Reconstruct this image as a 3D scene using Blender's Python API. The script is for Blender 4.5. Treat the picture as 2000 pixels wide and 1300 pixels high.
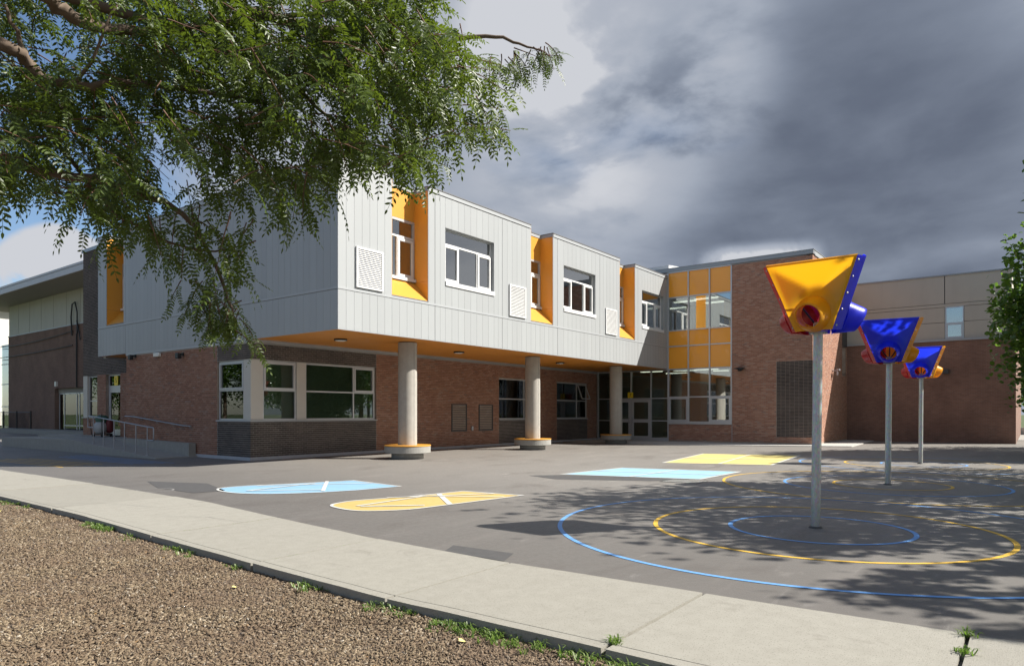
import bpy, math, random
import numpy as np
from mathutils import Vector, Matrix
R = math.radians
rng = random.Random(11)
nrg = np.random.default_rng(5)
for o in list(bpy.data.objects): bpy.data.objects.remove(o)
SC = bpy.context.scene
COL = SC.collection

# ------------------------------------------------------------------ camera
CAM = Vector((-12.003, -15.053, 1.46))
TH = R(37.18)
FWD = Vector((math.cos(TH), math.sin(TH), 0)); RGT = Vector((math.sin(TH), -math.cos(TH), 0))
cd = bpy.data.cameras.new('camera'); cam = bpy.data.objects.new('camera', cd); COL.objects.link(cam)
cam.location = CAM
cam.rotation_euler = (R(90), 0, math.atan2(FWD.y, FWD.x) - R(90))
cd.sensor_width = 36; cd.lens = 36 * 1338.6 / 2000; cd.shift_y = 157 / 2000; cd.clip_start = .1; cd.clip_end = 3000
SC.camera = cam

# ------------------------------------------------------------------ sun, sky
SUNDIR = Vector((-.655, .90, -1.0)).normalized()
sl = bpy.data.lights.new('sun', 'SUN'); sl.energy = 5.0; sl.angle = R(.5); sl.color = (1, .955, .87)
sun = bpy.data.objects.new('sun', sl); COL.objects.link(sun)
sun.rotation_euler = SUNDIR.to_track_quat('-Z', 'Y').to_euler(); sun.location = (0, -40, 40)
W = bpy.data.worlds.new('World'); SC.world = W; W.use_nodes = True
nt = W.node_tree; nt.nodes.clear()
def N(t, **k):
    n = nt.nodes.new(t)
    for a, b in k.items(): setattr(n, a, b)
    return n
def LK(a, b): nt.links.new(a, b)
def MA(op, a, b=None, c=None, clamp=False):
    n = N('ShaderNodeMath', operation=op); n.use_clamp = clamp
    for i, v in enumerate((a, b, c)):
        if v is None: continue
        if isinstance(v, (int, float)): n.inputs[i].default_value = v
        else: LK(v, n.inputs[i])
    return n.outputs[0]
def MR(v, a, b, c=0, d=1, smooth=True):
    n = N('ShaderNodeMapRange'); n.interpolation_type = 'SMOOTHSTEP' if smooth else 'LINEAR'
    LK(v, n.inputs[0])
    for i, x in enumerate((a, b, c, d)): n.inputs[i + 1].default_value = x
    return n.outputs[0]
tc = N('ShaderNodeTexCoord'); DIR = tc.outputs['Generated']
def DOT(v):
    n = N('ShaderNodeVectorMath', operation='DOT_PRODUCT'); LK(DIR, n.inputs[0]); n.inputs[1].default_value = Vector(v).normalized(); return n.outputs['Value']
sep = N('ShaderNodeSeparateXYZ'); LK(DIR, sep.inputs[0])
zz = MA('ADD', MA('MAXIMUM', sep.outputs[2], 0.0), .16)
cx = MA('DIVIDE', sep.outputs[0], zz); cy = MA('DIVIDE', sep.outputs[1], zz)
cmb = N('ShaderNodeCombineXYZ'); LK(cx, cmb.inputs[0]); LK(cy, cmb.inputs[1])
def NOISE(scale, detail, rough, vec, off=(0, 0, 0), dist=0.0):
    mp = N('ShaderNodeMapping'); LK(vec, mp.inputs[0]); mp.inputs['Location'].default_value = off
    n = N('ShaderNodeTexNoise'); LK(mp.outputs[0], n.inputs['Vector']); n.inputs['Scale'].default_value = scale
    n.inputs['Detail'].default_value = detail; n.inputs['Roughness'].default_value = rough; n.inputs['Distortion'].default_value = dist
    return n.outputs['Fac']
def dirpx(px, py): return RGT * ((px - 1000) / 1338.6) + FWD + Vector((0, 0, 1)) * ((807 - py) / 1338.6)
sky = N('ShaderNodeTexSky'); sky.sky_type = 'NISHITA'; sky.sun_disc = False
sky.sun_elevation = R(41.5); sky.sun_rotation = math.atan2(.655, -.90); sky.air_density = 1.0; sky.dust_density = .6; sky.ozone_density = 3.0
bgs = N('ShaderNodeBackground'); LK(sky.outputs[0], bgs.inputs[0]); bgs.inputs[1].default_value = .075
n1 = NOISE(.62, 8, .50, cmb.outputs[0], (3.1, 1.7, 0), .35)
n2 = NOISE(2.1, 7, .52, cmb.outputs[0], (7.1, 2.2, 4), .2)
n3 = NOISE(3.0, 7, .62, DIR, (1.3, 4.2, 2), .3)
# azimuth of the cloud bank: +1 to the right of the view, -1 to the left
az = MA('DIVIDE', DOT(RGT), MA('SQRT', MA('SUBTRACT', 1.0, MA('MULTIPLY', sep.outputs[2], sep.outputs[2]))))
# cover: clear towards the left, clouded elsewhere
cov = MA('ADD', MR(az, -.62, -.20), MA('MULTIPLY', MA('SUBTRACT', n1, .5), 2.2))
cov = MA('ADD', cov, MR(DOT(-FWD), .2, .9, 0, .35))
puffL = MA('MULTIPLY', MR(DOT(dirpx(110, 545)), .9965, .9992), 1.0)
cov = MA('ADD', cov, MA('MULTIPLY', puffL, MR(n3, .35, .6, .2, 1.3)))
low = MR(sep.outputs[2], .0, .17, .45, 0)
cov = MA('ADD', cov, MA('MULTIPLY', low, MR(n3, .42, .62)))
cov = MR(cov, .30, .75)
# thickness -> brightness of the cloud base
bright = MA('MULTIPLY', MR(DOT(dirpx(1080, 230)), .90, .999), .15)
bright2 = MA('MULTIPLY', MR(DOT(dirpx(1190, 170)), .970, .9995), MR(n2, .38, .60, .12, .48))
darkr = MA('MULTIPLY', MR(DOT(dirpx(1750, 300)), .88, .97), -.12)
darkb = MA('MULTIPLY', MR(DOT(dirpx(1640, 330)), .945, .995), -.26)
darkc = MA('MULTIPLY', MR(DOT(dirpx(1230, 400)), .980, .998), -.16)
puff = MA('MULTIPLY', MA('MULTIPLY', MR(DOT(dirpx(1485, 515)), .9962, .9993), MR(n3, .38, .52, .15, 1.1)), MR(sep.outputs[2], .235, .205))
lowb = MA('MULTIPLY', MR(sep.outputs[2], .12, .26, .14, 0), 1.0)
tex = MA('ADD', MA('MULTIPLY', MA('SUBTRACT', n1, .5), 1.15), MA('MULTIPLY', MA('SUBTRACT', n2, .5), .5))
lv = MA('ADD', .535, tex)
sunside = MR(DOT(-SUNDIR), .35, .95, 0, .34)
bright3 = MA('MULTIPLY', MR(DOT(dirpx(1190, 190)), .965, .9995), MR(n2, .34, .62, .0, .24))
for q in (sunside, bright3, bright, bright2, darkr, darkb, darkc, puff, lowb, MA('MULTIPLY', puffL, .6), MR(az, -.15, -.5, 0, .25)): lv = MA('ADD', lv, q)
ramp = N('ShaderNodeValToRGB'); LK(lv, ramp.inputs[0])
cr = ramp.color_ramp; cr.elements[0].position = 0; cr.elements[0].color = (.085, .098, .152, 1)
cr.elements[1].position = 1.0; cr.elements[1].color = (.68, .70, .75, 1)
for p, c in ((.22, (.150, .178, .240, 1)), (.42, (.255, .295, .375, 1)), (.62, (.40, .445, .53, 1)), (.84, (.50, .535, .61, 1))):
    e = cr.elements.new(p); e.color = c
bgc = N('ShaderNodeBackground'); LK(ramp.outputs[0], bgc.inputs[0]); bgc.inputs[1].default_value = .48
mix = N('ShaderNodeMixShader'); LK(cov, mix.inputs[0]); LK(bgs.outputs[0], mix.inputs[1]); LK(bgc.outputs[0], mix.inputs[2])
wo = N('ShaderNodeOutputWorld'); LK(mix.outputs[0], wo.inputs[0])
SC.view_settings.view_transform = 'Standard'; SC.view_settings.look = 'None'
SC.view_settings.exposure = .92; SC.view_settings.gamma = 1; SC.view_settings.use_curve_mapping = False
SC.render.engine = 'CYCLES'
SC.cycles.max_bounces = 7; SC.cycles.diffuse_bounces = 2; SC.cycles.transparent_max_bounces = 12

# ------------------------------------------------------------------ materials
class NB:
    def __init__(s, name):
        s.m = bpy.data.materials.new(name); s.m.use_nodes = True; s.t = s.m.node_tree; s.t.nodes.clear()
        s.out = s.n('ShaderNodeOutputMaterial')
    def n(s, t, ins=None, **k):
        x = s.t.nodes.new(t)
        for a, b in k.items(): setattr(x, a, b)
        for a, b in (ins or {}).items():
            if isinstance(b, bpy.types.NodeSocket): s.t.links.new(b, x.inputs[a])
            else: x.inputs[a].default_value = b
        return x
    def coord(s, which='Object', scale=(1, 1, 1)):
        c = s.n('ShaderNodeTexCoord'); return s.n('ShaderNodeMapping', {0: c.outputs[which], 'Scale': scale}).outputs[0]
    def pos(s, scale=(1, 1, 1)):
        c = s.n('ShaderNodeNewGeometry'); return s.n('ShaderNodeMapping', {0: c.outputs['Position'], 'Scale': scale}).outputs[0]
    def noise(s, vec, scale, detail=4, rough=.55, dist=0.):
        return s.n('ShaderNodeTexNoise', {'Vector': vec, 'Scale': scale, 'Detail': detail, 'Roughness': rough, 'Distortion': dist}).outputs['Fac']
    def ramp(s, f, stops):
        r = s.n('ShaderNodeValToRGB', {0: f}); e = r.color_ramp.elements
        while len(e) < len(stops): e.new(.5)
        for i, (p, c) in enumerate(stops):
            e[i].position = p; e[i].color = (c[0], c[1], c[2], 1) if isinstance(c, (tuple, list)) else (c, c, c, 1)
        return r.outputs[0]
    def mixc(s, f, a, b, mode='MIX'):
        x = s.n('ShaderNodeMix', data_type='RGBA', blend_type=mode)
        for i, v in ((0, f), (6, a), (7, b)):
            if isinstance(v, bpy.types.NodeSocket): s.t.links.new(v, x.inputs[i])
            elif i == 0: x.inputs[0].default_value = v
            else: x.inputs[i].default_value = (*v, 1) if len(v) == 3 else v
        return x.outputs[2]
    def bump(s, h, strength=.3, dist=.01):
        return s.n('ShaderNodeBump', {'Height': h, 'Strength': strength, 'Distance': dist}).outputs[0]
    def pr(s, **k):
        ins = {}
        for a, b in k.items():
            key = {'color': 'Base Color', 'rough': 'Roughness', 'metal': 'Metallic', 'normal': 'Normal', 'spec': 'Specular IOR Level', 'coat': 'Coat Weight', 'coatr': 'Coat Roughness', 'emit': 'Emission Color', 'emits': 'Emission Strength', 'coatn': 'Coat Normal', 'alpha': 'Alpha'}[a]
            if isinstance(b, tuple) and len(b) == 3: b = (*b, 1)
            ins[key] = b
        p = s.n('ShaderNodeBsdfPrincipled', ins); return p
    def done(s, sh): s.t.links.new(sh.outputs[0], s.out.inputs[0]); return s.m

def simple(name, col, rough=.5, metal=0, var=.06, scale=3.0, coat=0, bump=0, bscale=80, spec=.5, dirt=0.0):
    b = NB(name); v = b.pos()
    n = b.noise(v, scale, 5)
    c = b.mixc(n, tuple(x * (1 - var) for x in col), tuple(min(1, x * (1 + var)) for x in col))
    if dirt:
        d = b.ramp(b.noise(b.pos((1, 1, .25)), 2.2, 7, .65), [(.5, 0.), (.75, 1.)])
        c = b.mixc(b.n('ShaderNodeMath', {0: d, 1: dirt}, operation='MULTIPLY').outputs[0], c, tuple(x * .55 for x in col))
    k = dict(color=c, rough=rough, metal=metal, coat=coat, spec=spec)
    if bump: k['normal'] = b.bump(b.noise(v, bscale, 3), bump, .004)
    return b.done(b.pr(**k))

M = {}
M['clad'] = simple('grey_metal_cladding', (.33, .345, .355), .42, 0, .03, .7, bump=.03, bscale=3, dirt=.05)
# each plank a slightly different tone
def cladmat():
    b = NB('grey_cladding_plank'); v = b.pos()
    r = b.n('ShaderNodeObjectInfo').outputs['Random']
    c = b.mixc(r, (.325, .338, .348), (.345, .360, .370))
    st = b.ramp(b.noise(b.pos((3, 3, .25)), 3., 6, .6), [(.45, 0.), (.8, 1.)])
    c = b.mixc(b.n('ShaderNodeMath', {0: st, 1: .16}, operation='MULTIPLY').outputs[0], c, (.29, .295, .295))
    return b.done(b.pr(color=c, rough=.45, normal=b.bump(b.noise(v, 2.5, 3), .05, .01)))
M['plank'] = cladmat()
M['joint'] = simple('dark_joint', (.10, .10, .10), .8)
M['trim'] = simple('pale_grey_trim', (.37, .385, .40), .4)
M['cap'] = simple('dark_metal_cap', (.14, .14, .15), .5)
M['fascia'] = simple('silver_fascia', (.30, .315, .33), .38, .25, .03)
M['white'] = simple('white_frame', (.66, .66, .66), .4)
M['alu'] = simple('silver_aluminium_frame', (.50, .51, .53), .38, .35, .04)
M['cream'] = simple('cream_panel', (.50, .48, .44), .5)
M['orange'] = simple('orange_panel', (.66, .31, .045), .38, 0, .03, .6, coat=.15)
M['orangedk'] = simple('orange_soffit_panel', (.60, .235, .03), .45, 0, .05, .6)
M['black'] = simple('black_fixture', (.02, .02, .022), .45)
M['louv'] = simple('dark_bronze_louvre', (.055, .05, .05), .5)
M['lens'] = simple('white_lens', (.7, .7, .66), .3)
M['stucco'] = simple('taupe_stucco', (.50, .465, .40), .9, 0, .07, .8, bump=.25, bscale=90, dirt=.15)
M['gymwall'] = simple('pale_green_grey_siding', (.50, .485, .42), .8, 0, .06, .6, dirt=.2)
M['gymsoffit'] = simple('grey_soffit', (.30, .28, .24), .8)
M['gymfascia'] = simple('gym_fascia', (.50, .49, .52), .5)
M['galv'] = None
M['foundation'] = simple('pale_concrete_base', (.40, .41, .44), .85, 0, .1, 4, bump=.2)
M['signy'] = simple('yellow_sign', (.85, .62, .02), .4)
M['rubber'] = simple('dark_rubber', (.03, .03, .03), .7)
M['steel'] = simple('railing_steel', (.34, .35, .38), .42, .5, .08, 6)
M['bluewin'] = simple('teal_panel', (.10, .17, .19), .4)

def brickmat(name, stops, mott=.25):
    b = NB(name)
    g = b.n('ShaderNodeNewGeometry'); oi = b.n('ShaderNodeObjectInfo')
    s = b.n('ShaderNodeMath', {0: g.outputs['Random Per Island'], 1: oi.outputs['Random']}, operation='ADD').outputs[0]
    s = b.n('ShaderNodeMath', {0: s}, operation='FRACT').outputs[0]
    c = b.ramp(s, stops)
    v = b.pos(); n = b.noise(v, 45, 5, .6)
    big = b.ramp(b.noise(v, .7, 5, .6), [(.35, 0.), (.7, 1.)])
    c = b.mixc(b.n('ShaderNodeMath', {0: n, 1: mott}, operation='MULTIPLY').outputs[0], c, (.05, .04, .035))
    c = b.mixc(b.n('ShaderNodeMath', {0: big, 1: .16}, operation='MULTIPLY').outputs[0], c, (.36, .27, .22))
    return b.done(b.pr(color=c, rough=.85, normal=b.bump(n, .5, .004)))
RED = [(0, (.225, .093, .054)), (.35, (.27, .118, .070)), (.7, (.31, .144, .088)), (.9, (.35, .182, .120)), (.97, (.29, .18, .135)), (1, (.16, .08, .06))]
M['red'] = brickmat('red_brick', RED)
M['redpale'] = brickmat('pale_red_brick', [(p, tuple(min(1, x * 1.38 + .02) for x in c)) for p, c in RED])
M['dark'] = brickmat('dark_brick', [(0, (.036, .030, .028)), (.5, (.052, .043, .04)), (1, (.078, .062, .056))], .1)
def mortar(name, c):
    b = NB(name); v = b.pos(); n = b.noise(v, 30, 5)
    e = b.ramp(b.noise(b.pos((1, 1, 2)), 1.6, 6, .7), [(.52, 0.), (.72, 1.)])
    cc = b.mixc(n, tuple(x * .75 for x in c), tuple(x * 1.2 for x in c))
    cc = b.mixc(b.n('ShaderNodeMath', {0: e, 1: .4}, operation='MULTIPLY').outputs[0], cc, (.62, .58, .53))
    return b.done(b.pr(color=cc, rough=.95, normal=b.bump(n, .4, .003)))
M['mortar'] = mortar('mortar', (.34, .265, .215))
M['mortard'] = mortar('grey_mortar', (.30, .28, .255))
def bricktex(name, c1, c2, mc, axis, scale=1.0):
    b = NB(name); g = b.n('ShaderNodeNewGeometry'); sp = b.n('ShaderNodeSeparateXYZ', {0: g.outputs['Position']})
    cb = b.n('ShaderNodeCombineXYZ', {0: sp.outputs[axis], 1: sp.outputs[2]})
    br = b.n('ShaderNodeTexBrick', {'Vector': cb.outputs[0], 'Color1': (*c1, 1), 'Color2': (*c2, 1), 'Mortar': (*mc, 1), 'Scale': 1.0, 'Mortar Size': .006, 'Mortar Smooth': .2, 'Brick Width': .2, 'Row Height': .0667, 'Bias': .0})
    v = b.pos(); big = b.noise(b.pos((1, 1, .8)), .8, 6, .62)
    c = b.mixc(b.ramp(big, [(.35, 0.), (.75, .6)]), br.outputs['Color'], tuple(x * .55 for x in c1))
    # damp soiled foot of the wall
    ft = b.n('ShaderNodeMapRange', {0: sp.outputs[2], 1: .1, 2: 1.1, 3: .45, 4: 0}).outputs[0]
    ft = b.n('ShaderNodeMath', {0: ft, 1: b.ramp(b.noise(v, 1.3, 6, .65), [(.35, 0.), (.65, 1.)])}, operation='MULTIPLY').outputs[0]
    c = b.mixc(ft, c, (.06, .055, .05))
    return b.done(b.pr(color=c, rough=.9, normal=b.bump(br.outputs['Fac'], -.4, .006)))
M['bricky'] = bricktex('brown_brick_wall', (.225, .115, .080), (.29, .150, .105), (.28, .22, .18), 1)
M['brickx'] = bricktex('brown_brick_side', (.20, .105, .075), (.27, .145, .105), (.26, .21, .18), 0)
M['gymbrick'] = bricktex('gym_brown_brick', (.185, .105, .078), (.24, .135, .10), (.20, .155, .125), 1)

def glassmat(name, tint=(.55, .62, .60), refl=.10, ior=1.7, wave=.0):
    b = NB(name)
    kn = {}
    if wave: kn['Normal'] = b.bump(b.noise(b.pos(), 1.1, 2, .4), wave, .02)
    fr = b.n('ShaderNodeFresnel', {'IOR': ior, **kn})
    f = b.n('ShaderNodeMath', {0: fr.outputs[0], 1: refl}, operation='ADD'); f.use_clamp = True
    tr = b.n('ShaderNodeBsdfTransparent', {0: (*tint, 1)}); gl = b.n('ShaderNodeBsdfGlossy', {'Color': (.95, .97, .97, 1), 'Roughness': 0.01, **kn})
    return b.done(b.n('ShaderNodeMixShader', {0: f.outputs[0], 1: tr.outputs[0], 2: gl.outputs[0]}))
M['glass'] = glassmat('window_glass', (.62, .68, .67), .28, 1.7, wave=.05)
M['glassd'] = glassmat('tinted_glass', (.66, .72, .68), .03, 1.5)
def spandrel():
    b = NB('orange_glass_spandrel'); v = b.pos((1, 1.0, 1.6))
    n = b.noise(v, 1.1, 2, .4, .6)
    nn = b.bump(n, .9, .05)
    return b.done(b.pr(color=(.92, .37, .015), rough=.5, coat=.7, coatr=.015, coatn=nn))
M['spandrel'] = spandrel()
M['blind'] = simple('green_grey_blind', (.27, .30, .24), .8)
M['blindl'] = simple('pale_blind', (.36, .37, .33), .8)
M['room'] = simple('room_wall', (.45, .43, .38), .9)
M['roomd'] = simple('room_dark', (.10, .09, .08), .9)
M['roomy'] = simple('room_yellow_wall', (.75, .42, .04), .6)
M['ceil'] = simple('ceiling_tile', (.62, .62, .58), .9)
b = NB('ceiling_lamp'); M['lamp'] = b.done(b.pr(color=(.9, .9, .85), rough=.5, emit=(1, .95, .8), emits=1.2))

def concrete(name, c, board=False, streak=.3):
    b = NB(name); v = b.pos()
    n = b.noise(v, 5, 8, .65); f = b.noise(v, 60, 4, .6)
    cc = b.mixc(n, tuple(x * .72 for x in c), tuple(x * 1.12 for x in c))
    cc = b.mixc(b.n('ShaderNodeMath', {0: f, 1: .25}, operation='MULTIPLY').outputs[0], cc, tuple(x * .5 for x in c))
    st = b.ramp(b.noise(b.pos((7, 7, .4)), 1.5, 6, .6), [(.5, 0.), (.75, 1.)])
    cc = b.mixc(b.n('ShaderNodeMath', {0: st, 1: streak}, operation='MULTIPLY').outputs[0], cc, tuple(x * .6 for x in c))
    return b.done(b.pr(color=cc, rough=.85, normal=b.bump(f, .25, .004)))
M['conc'] = concrete('column_concrete', (.42, .395, .355))
M['conc2'] = concrete('bench_concrete', (.34, .33, .305))
M['pad'] = concrete('entrance_slab_concrete', (.52, .505, .475), streak=.05)
def galv():
    b = NB('galvanised_steel'); v = b.pos((1, 1, .5))
    n = b.n('ShaderNodeTexVoronoi', {'Vector': v, 'Scale': 55.}).outputs['Color']
    s = b.noise(v, 6, 6)
    c = b.mixc(s, (.36, .38, .38), (.56, .58, .56)); c = b.mixc(.16, c, n)
    low = b.n('ShaderNodeMapRange', {0: b.n('ShaderNodeSeparateXYZ', {0: b.n('ShaderNodeNewGeometry').outputs['Position']}).outputs[2], 1: .0, 2: .5, 3: .5, 4: 0}).outputs[0]
    c = b.mixc(low, c, (.30, .28, .26))
    return b.done(b.pr(color=c, rough=b.ramp(s, [(.3, .38), (.7, .6)]), metal=.65))
M['galv'] = galv()

def asphalt():
    b = NB('asphalt'); v = b.pos()
    fine = b.noise(v, 190, 3, .7); mid = b.noise(v, 14, 6, .6); big = b.noise(v, .45, 6, .6); st = b.noise(b.pos((.3, 1.6, 1)), 1.3, 6, .6, .4)
    c = b.mixc(big, (.078, .071, .066), (.116, .107, .099))
    c = b.mixc(b.ramp(mid, [(.3, 0.), (.8, .45)]), c, (.078, .070, .064))
    c = b.mixc(b.ramp(fine, [(.35, 0.), (.75, .5)]), c, (.25, .235, .215))
    c = b.mixc(b.ramp(st, [(.55, 0.), (.78, .35)]), c, (.22, .20, .185))
    # worn chalky scuffs
    sc = b.ramp(b.noise(b.pos((.6, 2.2, 1)), 1.7, 9, .72, 1.2), [(.60, 0.), (.72, .55)])
    c = b.mixc(sc, c, (.25, .235, .22))
    # grazing sheen put into the colour: darker near the sidewalk, paler by the school
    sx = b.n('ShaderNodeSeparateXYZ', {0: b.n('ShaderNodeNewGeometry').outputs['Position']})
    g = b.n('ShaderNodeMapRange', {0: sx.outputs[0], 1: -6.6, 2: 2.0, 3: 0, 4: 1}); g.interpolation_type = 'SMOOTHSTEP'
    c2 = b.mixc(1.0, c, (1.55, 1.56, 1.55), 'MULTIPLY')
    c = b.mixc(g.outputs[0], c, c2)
    dk = b.ramp(b.noise(b.pos((.5, .9, 1)), .9, 7, .62, .8), [(.54, 0.), (.70, .42)])
    c = b.mixc(dk, c, (.070, .058, .050))
    h = b.n('ShaderNodeMath', {0: fine, 1: b.n('ShaderNodeMath', {0: big, 1: 3.0}, operation='MULTIPLY').outputs[0]}, operation='ADD').outputs[0]
    return b.done(b.pr(color=c, rough=b.ramp(mid, [(.2, .52), (.8, .72)]), spec=.6, normal=b.bump(fine, .55, .004)))
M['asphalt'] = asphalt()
M['patch'] = simple('asphalt_patch', (.072, .070, .070), .75, 0, .3, 9, bump=.4, bscale=150)
def sidewalk():
    b = NB('broomed_concrete'); v = b.pos()
    fine = b.noise(v, 220, 3, .7); mid = b.noise(v, 7, 7, .62); br = b.noise(b.pos((3, 160, 1)), 1.2, 4, .6)
    r = b.n('ShaderNodeObjectInfo').outputs['Random']
    c = b.mixc(r, (.288, .274, .240), (.330, .315, .276))
    c = b.mixc(b.ramp(mid, [(.3, 0.), (.8, .45)]), c, (.20, .188, .158))
    pit = b.n('ShaderNodeTexVoronoi', {'Vector': v, 'Scale': 60.}).outputs['Distance']
    c = b.mixc(b.ramp(pit, [(.12, .9), (.30, 0.)]), c, (.16, .145, .12))
    c = b.mixc(b.ramp(fine, [(.3, .35), (.6, 0.)]), c, (.20, .185, .155))
    stn = b.ramp(b.noise(v, 1.9, 9, .74, .8), [(.58, 0.), (.70, .55)])
    c = b.mixc(stn, c, (.17, .155, .13))
    h = b.n('ShaderNodeMath', {0: fine, 1: br}, operation='ADD').outputs[0]
    return b.done(b.pr(color=c, rough=.9, normal=b.bump(h, .5, .004)))
M['walk'] = sidewalk()
def paint(name, col, wear=.5):
    b = NB(name); v = b.pos()
    n = b.noise(v, 28, 7, .7); m2 = b.noise(v, 1.2, 6, .6)
    w = b.n('ShaderNodeMath', {0: b.ramp(n, [(.58, 0.), (.70, 1.)]), 1: b.ramp(m2, [(.3, .15), (.7, wear)])}, operation='MULTIPLY').outputs[0]
    c = b.mixc(b.noise(v, 3, 5), tuple(x * .86 for x in col), tuple(min(1, x * 1.08) for x in col))
    c = b.mixc(w, c, (.17, .155, .14))
    return b.done(b.pr(color=c, rough=.6, normal=b.bump(b.noise(v, 190, 3, .7), .4, .003)))
M['pblue'] = paint('sky_blue_paint', (.24, .42, .58)); M['pyel'] = paint('straw_yellow_paint', (.52, .38, .13)); M['pwhite'] = paint('white_paint', (.60, .60, .58), .8)
M['pyel2'] = paint('pale_yellow_paint', (.62, .52, .19), .3); M['pblue2'] = paint('pale_blue_paint', (.29, .50, .64), .3)
M['lblue'] = paint('line_blue_paint', (.13, .33, .68)); M['lyel'] = paint('line_yellow_paint', (.72, .44, .05))
M['chalk'] = paint('chalk_white', (.30, .29, .28), 1.0)
def mulch():
    b = NB('mulch_floor'); v = b.pos()
    n = b.noise(v, 40, 8, .75, .5); m2 = b.noise(v, 1.1, 5, .6)
    c = b.ramp(n, [(.3, (.035, .025, .018)), (.5, (.11, .078, .055)), (.62, (.20, .15, .105)), (.75, (.31, .25, .19))])
    c = b.mixc(b.ramp(m2, [(.4, 0.), (.7, .5)]), c, (.13, .085, .055))
    return b.done(b.pr(color=c, rough=.95, normal=b.bump(n, 1.0, .02)))
M['mulch'] = mulch()
def chip():
    b = NB('wood_chip'); g = b.n('ShaderNodeNewGeometry')
    c = b.ramp(g.outputs['Random Per Island'], [(0, (.090, .062, .038)), (.3, (.142, .102, .062)), (.6, (.19, .142, .089)), (.82, (.24, .187, .122)), (.94, (.33, .265, .185)), (.985, (.42, .38, .32)), (1, (.30, .17, .06))])
    big = b.ramp(b.noise(b.pos(), 1.1, 6, .65), [(.38, 0.), (.62, .62)])
    c = b.mixc(big, c, (.125, .082, .054))
    return b.done(b.pr(color=c, rough=.9))
M['chip'] = chip()
def leafmat(name, a, c2, trans=(.16, .30, .03)):
    b = NB(name); g = b.n('ShaderNodeNewGeometry'); oi = b.n('ShaderNodeObjectInfo')
    s = b.n('ShaderNodeMath', {0: g.outputs['Random Per Island'], 1: oi.outputs['Random']}, operation='ADD').outputs[0]
    s = b.n('ShaderNodeMath', {0: s}, operation='FRACT').outputs[0]
    big = b.noise(b.pos(), 1.3, 3)
    c = b.mixc(s, a, c2); c = b.mixc(b.ramp(big, [(.4, 0.), (.65, .5)]), c, tuple(x * 1.35 for x in c2))
    p = b.pr(color=c, rough=.42, spec=.5)
    t = b.n('ShaderNodeBsdfTranslucent', {0: b.mixc(s, trans, tuple(x * 1.5 for x in trans))})
    return b.done(b.n('ShaderNodeMixShader', {0: .33, 1: p.outputs[0], 2: t.outputs[0]}))
M['leaf'] = leafmat('locust_leaf', (.022, .040, .007), (.070, .105, .015), (.12, .175, .014))
M['leaf2'] = leafmat('broad_leaf', (.032, .075, .012), (.07, .13, .02))
M['leafdk'] = leafmat('dark_leaf', (.018, .040, .010), (.04, .075, .016), (.05, .10, .01))
M['grassm'] = leafmat('grass_blade', (.07, .13, .02), (.16, .22, .05))
M['bark'] = simple('brown_bark', (.13, .095, .07), .9, 0, .35, 14, bump=.6, bscale=40)
M['twig'] = simple('reddish_twig', (.12, .06, .035), .7, 0, .2, 14)
M['ground'] = simple('grass_ground', (.06, .085, .025), .95, 0, .3, .6)
M['road'] = simple('pale_road', (.30, .29, .27), .9)
def plastic(name, c, tr, f=.45):
    b = NB(name); n = b.noise(b.pos(), 2, 3)
    cc = b.mixc(n, tuple(x * .96 for x in c), tuple(min(1, x * 1.04) for x in c))
    p = b.pr(color=cc, rough=.36, coat=.12); t = b.n('ShaderNodeBsdfTranslucent', {0: (*tr, 1)})
    return b.done(b.n('ShaderNodeMixShader', {0: f, 1: p.outputs[0], 2: t.outputs[0]}))
M['yellow'] = plastic('yellow_plastic', (.86, .43, .010), (.92, .47, .012)); M['blue'] = plastic('blue_plastic', (.030, .045, .72), (.02, .05, .95)); M['redp'] = plastic('red_plastic', (.50, .014, .020), (.6, .02, .02), .25)
M['bag'] = simple('white_bag', (.36, .37, .38), .6); M['bagr'] = simple('red_bag', (.13, .02, .025), .6); M['bagg'] = simple('green_bag', (.04, .10, .07), .6)
M['house'] = simple('pale_house', (.6, .58, .54), .8); M['roofb'] = simple('roof_shingle', (.18, .15, .13), .9)
M['leafy'] = simple('dead_leaf', (.62, .56, .20), .7)

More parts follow.
